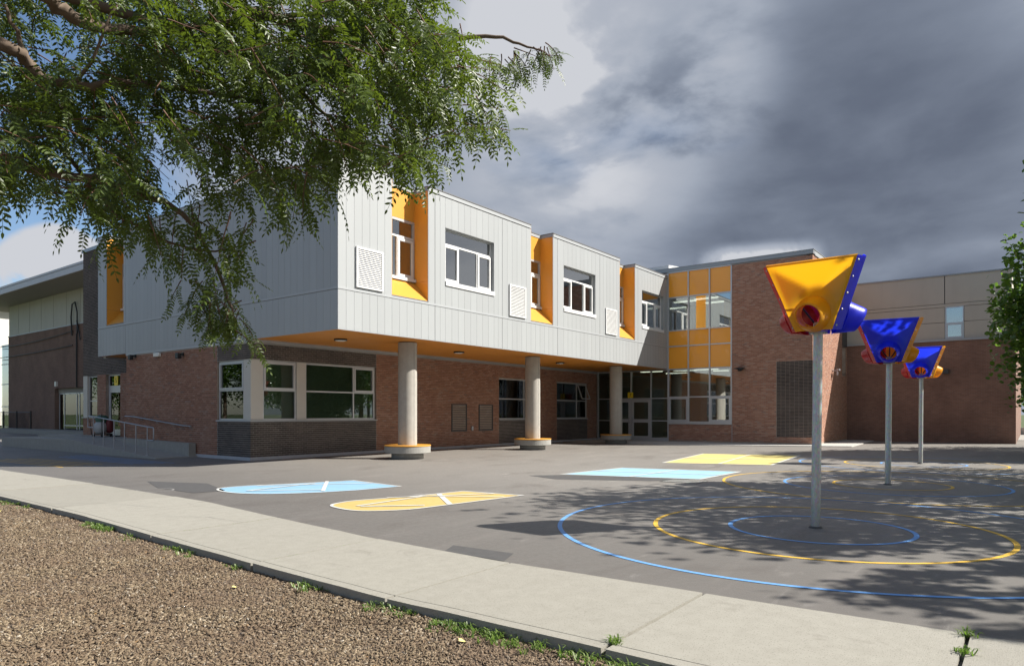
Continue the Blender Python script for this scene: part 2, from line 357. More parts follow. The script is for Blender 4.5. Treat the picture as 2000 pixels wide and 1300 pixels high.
# ------------------------------------------------------------------ mesh helpers
class MB:
    def __init__(s): s.v = []; s.f = []; s.mi = []; s.mats = []; s.sm = []
    def mat(s, m):
        if m not in s.mats: s.mats.append(m)
        return s.mats.index(m)
    def add(s, vs, fs, m, smooth=False):
        k = len(s.v); i = s.mat(m); s.v.extend(vs)
        for f in fs: s.f.append(tuple(a + k for a in f)); s.mi.append(i); s.sm.append(smooth)
    def box(s, x0, x1, y0, y1, z0, z1, m):
        if x0 > x1: x0, x1 = x1, x0
        if y0 > y1: y0, y1 = y1, y0
        if z0 > z1: z0, z1 = z1, z0
        s.add([(x0, y0, z0), (x1, y0, z0), (x1, y1, z0), (x0, y1, z0), (x0, y0, z1), (x1, y0, z1), (x1, y1, z1), (x0, y1, z1)],
              [(0, 3, 2, 1), (4, 5, 6, 7), (0, 1, 5, 4), (1, 2, 6, 5), (2, 3, 7, 6), (3, 0, 4, 7)], m)
    def quad(s, a, b, c, d, m): s.add([tuple(a), tuple(b), tuple(c), tuple(d)], [(0, 1, 2, 3)], m)
    def prism(s, poly, z0, z1, m, top=None):
        n = len(poly); vs = [(x, y, z0) for x, y in poly] + [(x, y, z1) for x, y in poly]
        s.add(vs, [tuple(range(n, 2 * n))], top or m)
        s.add(vs, [tuple(reversed(range(n)))] + [(i, (i + 1) % n, n + (i + 1) % n, n + i) for i in range(n)], m)
    def tube(s, pts, rad, m, seg=8, caps=True):
        pts = [Vector(p) for p in pts]
        if not isinstance(rad, (list, tuple)): rad = [rad] * len(pts)
        vs = []; fs = []; prev = None
        for i, p in enumerate(pts):
            t = (pts[min(i + 1, len(pts) - 1)] - pts[max(i - 1, 0)])
            t = t.normalized() if t.length > 1e-9 else Vector((0, 0, 1))
            if prev is None: a = t.orthogonal().normalized()
            else:
                a = prev - t * prev.dot(t); a = a.normalized() if a.length > 1e-6 else t.orthogonal().normalized()
            prev = a; bb = t.cross(a)
            for k in range(seg):
                q = 2 * math.pi * k / seg; vs.append(tuple(p + (a * math.cos(q) + bb * math.sin(q)) * rad[i]))
        for i in range(len(pts) - 1):
            for k in range(seg):
                fs.append((i * seg + k, i * seg + (k + 1) % seg, (i + 1) * seg + (k + 1) % seg, (i + 1) * seg + k))
        s.add(vs, fs, m, True)
        if caps:
            s.add([vs[k] for k in range(seg)], [tuple(reversed(range(seg)))], m)
            s.add(vs[-seg:], [tuple(range(seg))], m)
    def lathe(s, prof, m, c=(0, 0, 0), seg=40, smooth=True):
        vs = []; fs = []
        for r_, z in prof:
            for k in range(seg):
                q = 2 * math.pi * k / seg; vs.append((c[0] + r_ * math.cos(q), c[1] + r_ * math.sin(q), c[2] + z))
        for i in range(len(prof) - 1):
            for k in range(seg): fs.append((i * seg + k, i * seg + (k + 1) % seg, (i + 1) * seg + (k + 1) % seg, (i + 1) * seg + k))
        s.add(vs, fs, m, smooth)
    def mesh(s, name):
        me = bpy.data.meshes.new(name); me.from_pydata(s.v, [], s.f)
        for m in s.mats: me.materials.append(m)
        me.polygons.foreach_set('material_index', s.mi); me.polygons.foreach_set('use_smooth', s.sm)
        me.update(); return me
    def build(s, name, parent=None, kind=None, bevel=0):
        o = bpy.data.objects.new(name, s.mesh(name)); COL.objects.link(o)
        if parent is not None: o.parent = parent
        if kind: o['kind'] = kind
        if bevel:
            b = o.modifiers.new('bevel', 'BEVEL'); b.width = bevel; b.segments = 2; b.limit_method = 'ANGLE'
        return o
def linkmesh(name, me, parent=None, mat=None):
    o = bpy.data.objects.new(name, me); COL.objects.link(o)
    if parent is not None: o.parent = parent
    if mat is not None: o.matrix_local = mat
    return o
def thing(name, label, cat, loc=(0, 0, 0), rz=0, group=None):
    o = bpy.data.objects.new(name, None); COL.objects.link(o); o.location = loc; o.rotation_euler = (0, 0, rz); o.empty_display_size = .2
    o['label'] = label; o['category'] = cat
    if group: o['group'] = group
    return o
def tag(o, label, cat, group=None):
    o['label'] = label; o['category'] = cat
    if group: o['group'] = group
    return o
def quick(name, parent, fn, kind=None, bevel=0, label=None):
    m = MB(); fn(m); o = m.build(name, parent, kind, bevel)
    if label: o['label'] = label
    return o
def copytree(o, loc, rz, label, parent=None):
    c = o.copy(); COL.objects.link(c); c.parent = parent
    if parent is None:
        c.location = loc; c.rotation_euler = (0, 0, rz); c['label'] = label
    for ch in o.children: copytree(ch, None, None, None, c)
    return c
def boxpart(name, parent, *a, m=None, bevel=0, kind=None, label=None):
    return quick(name, parent, lambda q: q.box(*a, m), kind, bevel, label)

# ------------------------------------------------------------------ the setting: ground
def struct(name, fn): return quick(name, None, fn, 'structure')
struct('ground', lambda q: q.quad((-700, -700, -.16), (900, -700, -.16), (900, 900, -.16), (-700, 900, -.16), M['ground']))
UP = [(-5.85, 34), (-5.86, 10), (-5.90, 4), (-5.95, -.5), (-6.05, -4.2), (-6.36, -6.6), (-6.62, -8.95), (-6.72, -11), (-6.66, -13), (-6.58, -15), (-6.6, -24)]
LO = [(-7.80, 34), (-7.80, 10), (-7.82, 4), (-7.84, -.5), (-7.93, -4.2), (-8.10, -6.7), (-8.24, -9.1), (-8.33, -11), (-8.30, -13), (-8.26, -15), (-8.25, -24)]
def interp(P, v):
    for (a, b), (c, d) in zip(P, P[1:]):
        if d <= v <= b: return a + (c - a) * (b - v) / (b - d)
    return P[0][0] if v > P[0][1] else P[-1][0]
def ragged(P, jit, step=.09):
    out = []; v = P[0][1]; w = 0
    while v >= P[-1][1]:
        if v < 12: w = w * .75 + rng.uniform(-jit, jit)
        out.append((interp(P, v) + w, v)); v -= step if v < 12 else .6
    return out
edge = ragged(UP, .006)
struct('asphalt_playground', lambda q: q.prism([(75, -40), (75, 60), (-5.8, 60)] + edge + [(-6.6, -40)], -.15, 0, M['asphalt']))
struct('far_road', lambda q: q.box(34, 70, -60, -13.8, -.1, .02, M['road']))
struct('mulch_bed', lambda q: q.box(-60, -7.3, -40, 40, -.3, -.062, M['mulch']))
# sidewalk slabs
sw = bpy.data.objects.new('sidewalk', None); COL.objects.link(sw); sw['kind'] = 'structure'
cuts = [34, 30, 26, 22, 18.2, 14.6, 11, 7.4, 3.9, .4, -3.1, -6.69, -9.03, -11.03, -12.95, -14.72, -17, -19, -21]
for a, b_ in zip(cuts, cuts[1:]):
    g = .014; aa = a - g; bb = b_ + g; n = max(2, int((aa - bb) / .25)); q = MB()
    vs = [aa + (bb - aa) * i / n for i in range(n + 1)]
    up = [(interp(UP, v) - .004 + rng.uniform(-.006, .006), v) for v in vs]; lo = [(interp(LO, v) + rng.uniform(-.006, .006), v) for v in vs]
    gr = [(x + .11, v) for x, v in lo]
    dz = rng.uniform(-.004, .004) + .012
    q.prism(lo[::-1] + [(x - .008, v) for x, v in [(x - 0, v) for x, v in gr]], -.25, dz, M['walk'])
    q.prism(gr[::-1] + up, -.25, dz, M['walk'])
    o = q.build('paving_slab', sw, bevel=.006)
quick('joint_bed', sw, lambda q: q.prism([(x - .02, v) for x, v in UP] + [(x + .02, v) for x, v in LO[::-1]], -.2, -.03, M['joint']))
# hairline cracks
def crack(pts, w=.006, z=.0185):
    q = MB(); P = []
    for (a, b) in zip(pts, pts[1:]):
        for t in np.linspace(0, 1, 9)[:-1]: P.append(Vector((a[0] + (b[0] - a[0]) * t + rng.uniform(-.012, .012), a[1] + (b[1] - a[1]) * t + rng.uniform(-.012, .012), z)))
    P.append(Vector((*pts[-1], z)))
    for a, b in zip(P, P[1:]):
        d = (b - a).normalized(); n = Vector((-d.y, d.x, 0)) * w * rng.uniform(.5, 1.2) * .5
        q.quad(a - n, b - n, b + n, a + n, M['joint'])
    o = q.build('crack_line', sw); return o
crack([(-7.9, -2.3), (-7.2, -3.1), (-6.8, -4.6)]); crack([(-7.3, -5.3), (-6.95, -5.9), (-6.9, -6.7)])
# asphalt patches and grate
def flat(name, poly, z, m, parent=None, kind=None): return quick(name, parent, lambda q: q.add([(x, y, z) for x, y in poly], [tuple(range(len(poly)))], m), kind)
def ccw(p):
    A = sum(p[i][0] * p[(i + 1) % len(p)][1] - p[(i + 1) % len(p)][0] * p[i][1] for i in range(len(p)))
    return p if A > 0 else p[::-1]
flat('asphalt_patch', ccw([(-5.0, .1), (-4.45, -1.34), (-4.95, -2.9), (-5.52, -2.78), (-5.5, -1.4)]), .004, M['patch'], None, 'structure')
flat('asphalt_patch', ccw([(-6.66, -10.1), (-6.35, -9.95), (-6.3, -10.75), (-6.66, -10.9)]), .004, M['patch'], None, 'structure')
flat('asphalt_patch', ccw([(1.1, -5.6), (1.7, -6.2), (2.65, -9.1), (1.6, -8.5), (.7, -6.6)]), .003, M['patch'], None, 'structure')
padp = [(17.7, 4.15), (17.7, -1.6), (18.25, -3.1), (20.75, -8.8), (29.2, -8.35), (28.5, -7.08), (21.2, -7.08), (21.2, 4.15)]
struct('entrance_slab', lambda q: q.prism(ccw(padp), -.05, .03, M['pad']))

# ------------------------------------------------------------------ painted games on the asphalt
def ringmesh(q, c, r, w, z, m, seg=128):
    for i in range(seg):
        a, b = 2 * math.pi * i / seg, 2 * math.pi * (i + 1) / seg
        wo = 1.0
        q.quad((c[0] + (r - w / 2) * math.cos(a), c[1] + (r - w / 2) * math.sin(a), z), (c[0] + (r + w / 2) * math.cos(a), c[1] + (r + w / 2) * math.sin(a), z),
               (c[0] + (r + w / 2) * math.cos(b), c[1] + (r + w / 2) * math.sin(b), z), (c[0] + (r - w / 2) * math.cos(b), c[1] + (r - w / 2) * math.sin(b), z), m)
POLES = [(-2.68, -12.85), (3.85, -12.70), (11.0, -12.48)]
RC = [(-2.72, -12.90), (3.9, -12.75), (10.9, -12.55)]
labs = ['three painted rings, blue then yellow then blue, round the nearest funnel goal', 'three painted rings, yellow then blue then yellow, round the middle funnel goal', 'three painted rings, blue then yellow then blue, round the farthest funnel goal']
for i, (c, lab) in enumerate(zip(RC, labs)):
    t = thing('ring_marking', lab, 'ground marking', (c[0], c[1], 0), 0, 'painted rings round the funnel goals')
    for j, r_ in enumerate((1.07, 2.03, 3.28)):
        m = M['lyel'] if (j % 2 == 1) != (i == 1) else M['lblue']
        if i == 1 and j == 2: m = M['lyel']
        if i == 1: m = M['lblue'] if j == 1 else M['lyel']
        quick('ring', t, lambda q: ringmesh(q, (0, 0), r_, .058, .004, m))
def stripe(q, a, b, w, z, m):
    a = Vector((*a, z)); b = Vector((*b, z)); d = (b - a).normalized(); n = Vector((-d.y, d.x, 0)) * w / 2
    q.quad(a - n, b - n, b + n, a + n, m)
def court(name, lab, poly, fill, lines, w=.07, group=None):
    t = thing(name, lab, 'ground marking', (0, 0, 0), 0, group)
    p = ccw(poly)
    flat('paint_field', p, .004, fill, t)
    q = MB(); n = len(p); off = []
    for i in range(n):
        a, b_, c_ = Vector(p[i - 1]), Vector(p[i]), Vector(p[(i + 1) % n]); e1 = (b_ - a).normalized(); e2 = (c_ - b_).normalized()
        n1 = Vector((-e1.y, e1.x)); n2 = Vector((-e2.y, e2.x)); m_ = (n1 + n2); m_ = m_ / max(.35, m_.length_squared) * 2 if m_.length > .1 else n1
        off.append((b_ - m_ * w * .35, b_ + m_ * w * .65))
    for i in range(n):
        (a0, a1), (b0, b1) = off[i], off[(i + 1) % n]; q.quad((*a0, .008), (*b0, .008), (*b1, .008), (*a1, .008), M['pwhite'])
    q.build('border_line', t)
    for k, (a, b, ww) in enumerate(lines):
        quick('court_line', t, lambda q: stripe(q, a, b, ww, .0105 + .0015 * k, M['pwhite']))
    return t
court('court_marking', 'pale blue painted square court with white lines in front of the columns', [(1.82, -6.05), (4.45, -6.3), (5.1, -9.25), (2.62, -9.2)], M['pblue2'], [((2.2, -7.66), (4.78, -7.78), .07), ((3.1, -6.17), (3.9, -9.22), .07)])
court('court_marking', 'pale yellow painted rectangular court with white lines near the brick block', [(6.85, -6.35), (12.0, -5.55), (13.0, -8.65), (7.85, -9.2)], M['pyel2'], [((7.33, -7.85), (12.45, -7.1), .07), ((9.3, -6.0), (10.3, -8.9), .10)])
def smoothpoly(ctrl, n=8):
    out = []; L = len(ctrl)
    for i in range(L):
        p0, p1, p2, p3 = [Vector(ctrl[(i + k - 1) % L]) for k in range(4)]
        for t in np.linspace(0, 1, n, endpoint=False):
            out.append(tuple(.5 * ((2 * p1) + (-p0 + p2) * t + (2 * p0 - 5 * p1 + 4 * p2 - p3) * t * t + (-p0 + 3 * p1 - 3 * p2 + p3) * t ** 3)))
    return out
def oval(pts_round, straight):
    p = []
    sp = [Vector(x) for x in pts_round]
    for i in range(len(sp) - 1):
        p0 = sp[max(i - 1, 0)]; p1 = sp[i]; p2 = sp[i + 1]; p3 = sp[min(i + 2, len(sp) - 1)]
        for t in np.linspace(0, 1, 6, endpoint=False): p.append(tuple(.5 * ((2 * p1) + (-p0 + p2) * t + (2 * p0 - 5 * p1 + 4 * p2 - p3) * t * t + (-p0 + 3 * p1 - 3 * p2 + p3) * t ** 3)))
    p.append(tuple(sp[-1])); return p + straight
bs = oval([(-3.5, -2.80), (-4.2, -2.45), (-4.75, -2.42), (-5.0, -2.72), (-5.08, -3.2), (-5.0, -3.65), (-4.72, -4.10), (-4.12, -4.55), (-3.39, -4.85)], [(-2.42, -5.0), (-2.2, -3.28)])
court('skate_marking', 'pale blue painted rounded game shape with white lines, nearer the school corner', bs, M['pblue'], [((-2.68, -3.0), (-3.9, -4.45), .075), ((-4.1, -2.6), (-2.4, -4.1), .06), ((-4.75, -3.3), (-3.1, -3.15), .07), ((-4.75, -3.3), (-3.8, -4.3), .06)], .045)
ys = oval([(-3.53, -6.36), (-4.36, -6.05), (-4.8, -6.05), (-5.08, -6.2), (-5.2, -6.5), (-5.24, -6.9), (-5.1, -7.2), (-4.66, -7.52), (-4.04, -7.62)], [(-2.18, -7.85), (-2.3, -6.55)])
court('skate_marking', 'straw yellow painted rounded game shape with white lines, nearer the sidewalk', ys, M['pyel'], [((-2.92, -6.5), (-3.85, -7.62), .09), ((-4.9, -6.6), (-3.3, -6.55), .06), ((-4.9, -6.7), (-4.2, -7.4), .07), ((-3.9, -6.2), (-2.3, -7.3), .06), ((-3.4, -6.45), (-2.6, -7.75), .05)], .05)
# lane lines at the far left
t = thing('lane_marking', 'yellow parallel lines painted on the asphalt by the ramp', 'ground marking')
for k in range(5): quick('lane_line', t, lambda q: stripe(q, (-4.85 + .27 * k, 11.6 - k * .2), (-4.55 + .27 * k, 5.9 + .05 * k), .05, .004, M['lyel']))
t = thing('lane_marking', 'blue parallel lines painted on the shaded asphalt by the ramp', 'ground marking')
for k in range(5): quick('lane_line', t, lambda q: stripe(q, (-2.85 + .22 * k, 11.0 + .15 * k), (-2.85 + .22 * k, 5.6 - .15 * k), .045, .004, M['lblue']))
t = thing('chalk_circle', 'faint white chalk circle on the asphalt beside the dark patch', 'ground marking', (-5.75, -1.8, 0))
quick('circle_line', t, lambda q: ringmesh(q, (0, 0), .33, .03, .005, M['chalk'], 48))
# drain grate
t = thing('drain_grate', 'cast drain grate with slanting slots beside the blue court', 'drain grate', (1.95, -9.1, 0))
boxpart('grate_frame', t, -.33, .33, -.42, .42, -.02, .003, m=M['black'])
for k in range(12): boxpart('grate_bar', t, -.30, .30, -.385 + k * .066, -.35 + k * .066, .003, .009, m=M['galv'])

# ------------------------------------------------------------------ bricks
def bricks(A, ax, nrm, a0, a1, z0, z1, mat_at, holes=(), course=.0667, L=.2, stack=False, proud=.007, splits=()):
    """returns list of (a0,a1,z0,z1,mat) bricks for a wall; A origin, ax along, nrm outward"""
    out = []; n = int(round((z1 - z0) / course))
    for i in range(n):
        zb = z0 + i * course; zt = zb + course - .012; zc = (zb + zt) / 2
        hs = sorted([(h[0], h[1]) for h in holes if h[2] - .01 < zc < h[3] + .01])
        segs = []; s = a0
        for h in hs:
            if h[0] > s: segs.append((s, min(h[0], a1)))
            s = max(s, h[1])
        if s < a1: segs.append((s, a1))
        for sp_ in splits: segs = [y_ for (u_, v_) in segs for y_ in (((u_, sp_ - .006), (sp_ + .006, v_)) if u_ < sp_ < v_ else ((u_, v_),))]
        off = 0 if stack else (L / 2 if i % 2 else 0)
        k0 = math.floor((a0 - off) / L)
        for (sa, sb) in segs:
            k = math.floor((sa - off) / L)
            while off + k * L < sb:
                x0 = max(sa, off + k * L); x1 = min(sb, off + (k + 1) * L) - .012; k += 1
                if x1 - x0 < .025: continue
                out.append((x0, x1, zb, zt, mat_at((x0 + x1) / 2, zc)))
    return out
def brick_verts(A, ax, nrm, b, proud, jit=.0025):
    p = proud + rng.uniform(-jit, jit); A = Vector(A)
    o0 = A + nrm * -.004; o1 = A + nrm * p
    c = [(b[0], b[2]), (b[1], b[2]), (b[1], b[3]), (b[0], b[3])]
    return [tuple(o0 + ax * x + Vector((0, 0, z))) for x, z in c] + [tuple(o1 + ax * x + Vector((0, 0, z))) for x, z in c]
BF = [(4, 5, 6, 7), (0, 1, 5, 4), (1, 2, 6, 5), (2, 3, 7, 6), (3, 0, 4, 7)]
def emit_bricks(q, A, ax, nrm, lst, proud=.007):
    for b in lst: q.add(brick_verts(A, ax, nrm, b, proud), BF, b[4])
UNIT = {}
def single_bricks(parent, A, ax, nrm, lst, proud=.007):
    ang = math.atan2(ax.y, ax.x)
    for b in lst:
        key = (round(b[1] - b[0], 2), b[4].name)
        if key not in UNIT:
            w = b[1] - b[0]; h = b[3] - b[2]; q = MB(); q.box(0, w, -.016, .004, 0, h, b[4]); UNIT[key] = q.mesh('brick')
        p = Vector(A) + ax * b[0] + Vector((0, 0, b[2])) + nrm * (proud - .016 + rng.uniform(-.002, .002))
        # local +x along ax, local -y outward
        yv = -nrm; mt = Matrix(((ax.x, yv.x, 0, p.x), (ax.y, yv.y, 0, p.y), (0, 0, 1, p.z), (0, 0, 0, 1)))
        linkmesh('brick', UNIT[key], parent, mt)
X = Vector((1, 0, 0)); Y = Vector((0, 1, 0))

# ------------------------------------------------------------------ the classroom wing (clad upper storey on brick and columns)
wing = thing('classroom_wing', 'two storey school wing with grey metal upper storey overhanging brick walls and orange soffit', 'school building')
S0, BAND, TOP = 3.76, 4.86, 8.56
GW = .0045
# mapping for the two clad faces
def FR(a, d, z): return (a, d, z)          # front face, a = x, d inward = +y
def LF(a, d, z): return (d, a, z)          # left face, a = y, d inward = +x
def lbox(q, F, a0, a1, d0, d1, z0, z1, m):
    p = F(a0, d0, z0); r_ = F(a1, d1, z1); q.box(p[0], r_[0], p[1], r_[1], z0, z1, m)
def clad_face(F, length, joints, recesses, wins, start=0.0):
    holes_u = [(a, b, 4.97, 9) for a, b in recesses] + wins
    pitch = .303
    cuts = {start, length} | set(joints)
    for a, b in recesses: cuts |= {a, b}
    for w in wins: cuts |= {w[0], w[1]}
    base = sorted(cuts); allc = []
    for a, b in zip(base, base[1:]):
        n = max(1, round((b - a) / pitch)); allc += [(a + (b - a) * i / n, a + (b - a) * (i + 1) / n) for i in range(n)]
    for a, b in allc:
        m = (a + b) / 2
        ja = .008 if any(abs(a - j) < 1e-6 for j in joints) else GW / 2
        jb = .008 if any(abs(b - j) < 1e-6 for j in joints) else GW / 2
        if abs(a - start) < 1e-6: ja = 0.0
        h = [w for w in holes_u if w[0] < m < w[1]]
        zs = [(BAND + .07, 8.40)] if not h else ([(BAND + .07, h[0][2]), (h[0][3], 8.40)])
        for z0, z1 in zs:
            if z1 - z0 > .02:
                q = MB(); lbox(q, F, a + ja, b - jb, 0, .025, z0, z1, M['plank']); q.build('cladding_panel', wing, bevel=.003)
        q = MB(); lbox(q, F, a + ja, b - jb, 0, .025, S0 + .015, BAND - .006, M['plank']); q.build('cladding_panel', wing, bevel=.003)
    # backing behind the gaps
    q = MB(); lbox(q, F, start + .03, length, .027, .06, S0 + .02, BAND + .11, M['joint'])
    sgs = []; s_ = start + .03
    for a, b in sorted(recesses): sgs.append((s_, a - .01)); s_ = b + .01
    sgs.append((s_, length))
    for a, b in sgs:
        ws = sorted([w for w in wins if a < w[0] < b]); c = a
        for w in ws:
            if w[0] - .03 > c: lbox(q, F, c, w[0] - .01, .027, .06, BAND + .08, 8.4, M['joint'])
            lbox(q, F, w[0] - .01, w[1] + .01, .027, .06, BAND + .08, w[2] - .01, M['joint'])
            lbox(q, F, w[0] - .01, w[1] + .01, .027, .06, w[3] + .01, 8.4, M['joint']); c = w[1] + .01
        lbox(q, F, c, b, .027, .06, BAND + .08, 8.4, M['joint'])
    q.build('cladding_backing', wing)
    # band trim
    q = MB(); lbox(q, F, start - .008, length, -.012, .02, BAND + .004, BAND + .068, M['trim']); q.build('band_trim', wing, bevel=.003)
    q = MB(); lbox(q, F, start - .004, length, -.004, .03, S0 - .005, S0 + .013, M['trim']); q.build('drip_trim', wing)
    # coping
    for a, b in sgs:
        q = MB(); a1_ = a if a > .5 else a - .045
        lbox(q, F, a1_, b, -.02, .22, 8.425, 8.545, M['trim']); lbox(q, F, a1_ - .01, b + .008, -.035, .23, 8.545, 8.575, M['cap']); q.build('coping', wing)
FREC = [(1.98, 3.51), (9.03, 10.52), (16.02, 17.52)]
clad_face(FR, 21.19, [3.81, 7.27, 10.85, 14.2, 17.84], FREC, [(4.29, 6.80, 5.60, 7.44), (11.30, 13.82, 5.60, 7.44), (18.27, 20.70, 5.60, 7.44)])
LREC = [(12.85, 14.35)]
clad_face(LF, 15.13, [12.7], LREC, [], start=.0255)
# recesses
def recess(F, a0, a1, zb=4.97, D=.6):
    quick('recess_back', wing, lambda q: (lbox(q, F, a0, a1, D, D + .04, 7.52, 8.42, M['orange'])))
    for zA, zB in ((zb + .32, 8.42),):
        quick('recess_side', wing, lambda q: lbox(q, F, a1 - .012, a1 + .012, .006, D, 5.602, 8.42, M['orange']))
    quick('recess_side', wing, lambda q: q.add([F(a1 - .012, .006, zb), F(a1 - .012, D, 5.595), F(a1 - .012, .006, 5.595), F(a1 + .012, .006, zb), F(a1 + .012, D, 5.595), F(a1 + .012, .006, 5.595)], [(0, 1, 2), (3, 5, 4), (0, 3, 4, 1), (1, 4, 5, 2), (2, 5, 3, 0)], M['orange']))
    quick('recess_side', wing, lambda q: lbox(q, F, a0 - .012, a0 + .012, .006, D, zb, 8.42, M['orange']))
    quick('recess_corner_trim', wing, lambda q: lbox(q, F, a1 - .02, a1 + .02, -.008, .006, zb, 8.43, M['fascia']))
    quick('recess_sill', wing, lambda q: q.add([F(a0 + .012, .01, zb + .005), F(a1 - .013, .01, zb + .005), F(a1 - .013, D, 5.60), F(a0 + .012, D, 5.60), F(a0 + .012, .01, zb - .03), F(a1 - .013, .01, zb - .03), F(a1 - .013, D, 5.5), F(a0 + .012, D, 5.5)], [(0, 1, 2, 3), (7, 6, 5, 4), (0, 4, 5, 1)], M['orange']))
    quick('recess_sill_lip', wing, lambda q: lbox(q, F, a0, a1, -.006, .008, zb - .03, zb - .002, M['cap']))
    quick('recess_coping', wing, lambda q: (lbox(q, F, a0 + .01, a1, D - .02, D + .25, 8.43, 8.545, M['trim']), lbox(q, F, a0, a1 + .02, D - .035, D + .26, 8.545, 8.575, M['cap'])))
    quick('recess_coping', wing, lambda q: (lbox(q, F, a1 - .02, a1 + .2, .0, D - .02, 8.432, 8.543, M['fascia']), lbox(q, F, a1 - .035, a1 + .2, -.02, D - .03, 8.547, 8.572, M['cap'])))
    # window in the recess: fixed light, casement and transom
    w = quick('window', wing, lambda q: (lbox(q, F, a0 + .012, a1 - .012, D + .0, D + .07, 7.44, 7.515, M['alu']), lbox(q, F, a0 + .012, a0 + .07, D, D + .07, 5.70, 7.44, M['white']),
        lbox(q, F, a1 - .07, a1 - .013, D, D + .07, 5.70, 7.44, M['alu']), lbox(q, F, a0 + .07, a1 - .07, D, D + .07, 6.93, 6.99, M['white']), lbox(q, F, a0 + .76, a0 + .80, D, D + .07, 5.70, 6.93, M['white'])))
    quick('window_sill', w, lambda q: lbox(q, F, a0 + .012, a1 - .013, D - .08, D + .07, 5.605, 5.70, M['white']))
    quick('sash', w, lambda q: [lbox(q, F, *r_, M['white']) for r_ in ((a0 + .80, a0 + .87, D - .02, D + .05, 5.72, 6.91), (a1 - .14, a1 - .072, D - .02, D + .05, 5.72, 6.91), (a0 + .87, a1 - .14, D - .02, D + .05, 5.72, 5.80), (a0 + .87, a1 - .14, D - .02, D + .05, 6.83, 6.91))])
    for r_ in ((a0 + .07, a1 - .07, D + .045, D + .05, 6.99, 7.44), (a0 + .07, a0 + .76, D + .045, D + .05, 5.70, 6.93), (a0 + .87, a1 - .14, D + .025, D + .03, 5.80, 6.83)):
        quick('pane', w, lambda q: lbox(q, F, *r_, M['glass']))
    quick('blind', w, lambda q: lbox(q, F, a0 + .55, a1, D + .25, D + .26, 5.7, 7.44, M['room']))
for a, b in FREC: recess(FR, a, b)
for a, b in LREC: recess(LF, a, b, D=.6)
# front windows
def upper_window(a0, a1):
    F = FR; zb, zt = 5.72, 7.44; d0, d1 = .13, .2
    w = quick('window', wing, lambda q: (lbox(q, F, a0, a1, d0, d1, zt - .05, zt, M['alu']), lbox(q, F, a0, a0 + .05, d0, d1, zb, zt - .05, M['white']), lbox(q, F, a1 - .05, a1, d0, d1, zb, zt - .05, M['white']),
        lbox(q, F, a0 + .05, a1 - .05, d0, d1, 6.92, 6.98, M['white']), lbox(q, F, a0 + .76, a0 + .80, d0, d1, zb, 6.92, M['white']), lbox(q, F, a1 - .80, a1 - .76, d0, d1, zb, 6.92, M['white']), lbox(q, F, a0 + .05, a1 - .05, d0, d1, zb, zb + .04, M['white'])))
    # reveal
    quick('reveal', w, lambda q: (lbox(q, F, a0, a1, .026, d1, zt + .0, zt + .02, M['clad']), lbox(q, F, a0 - .02, a0, .026, d1, zb, zt, M['clad']), lbox(q, F, a1, a1 + .02, .026, d1, zb, zt, M['clad'])))
    quick('window_sill', w, lambda q: lbox(q, F, a0, a1 + .015, -.035, d0, 5.575, zb - .002, M['white']), bevel=.004)
    for s0, s1 in ((a0 + .05, a0 + .76), (a1 - .76, a1 - .05)):
        quick('sash', w, lambda q: [lbox(q, F, *r_, M['white']) for r_ in ((s0, s0 + .075, d0 - .03, d0 + .04, zb + .04, 6.92), (s1 - .075, s1, d0 - .03, d0 + .04, zb + .04, 6.92), (s0 + .075, s1 - .075, d0 - .03, d0 + .04, zb + .04, zb + .115), (s0 + .075, s1 - .075, d0 - .03, d0 + .04, 6.845, 6.92))])
        quick('pane', w, lambda q: lbox(q, F, s0 + .075, s1 - .075, d0 + .02, d0 + .025, zb + .115, 6.845, M['glass']))
    quick('pane', w, lambda q: lbox(q, F, a0 + .80, a1 - .80, d0 + .03, d0 + .035, zb + .04, 6.92, M['glass']))
    quick('pane', w, lambda q: lbox(q, F, a0 + .05, a1 - .05, d0 + .03, d0 + .035, 6.98, zt - .05, M['glass']))
    quick('blind', w, lambda q: lbox(q, F, a0 + .0, a1, .55, .56, 6.9, zt, M['blindl']))
for a, b in ((4.29, 6.80), (11.30, 13.82), (18.27, 20.70)): upper_window(a, b)
# louvred vents
for a in (.61, 7.66, 14.68):
    v = quick('vent_grille', wing, lambda q: (q.box(a, a + 1.0, -.05, -.003, 6.07, 6.13, M['white']), q.box(a, a + 1.0, -.05, -.003, 4.99, 5.05, M['white']), q.box(a, a + .06, -.05, -.003, 5.05, 6.07, M['white']), q.box(a + .94, a + 1.0, -.05, -.003, 5.05, 6.07, M['white'])))
    quick('grille_backing', v, lambda q: q.box(a + .06, a + .94, -.006, -.003, 5.05, 6.07, M['black']))
    for k in range(19):
        z = 5.07 + k * .0525
        quick('slat', v, lambda q: q.add([(a + .06, -.045, z), (a + .94, -.045, z), (a + .94, -.018, z + .034), (a + .06, -.018, z + .034), (a + .06, -.045, z + .008), (a + .94, -.045, z + .008), (a + .94, -.018, z + .042), (a + .06, -.018, z + .042)], [(0, 1, 2, 3), (7, 6, 5, 4), (0, 4, 5, 1), (3, 2, 6, 7)], M['white']))
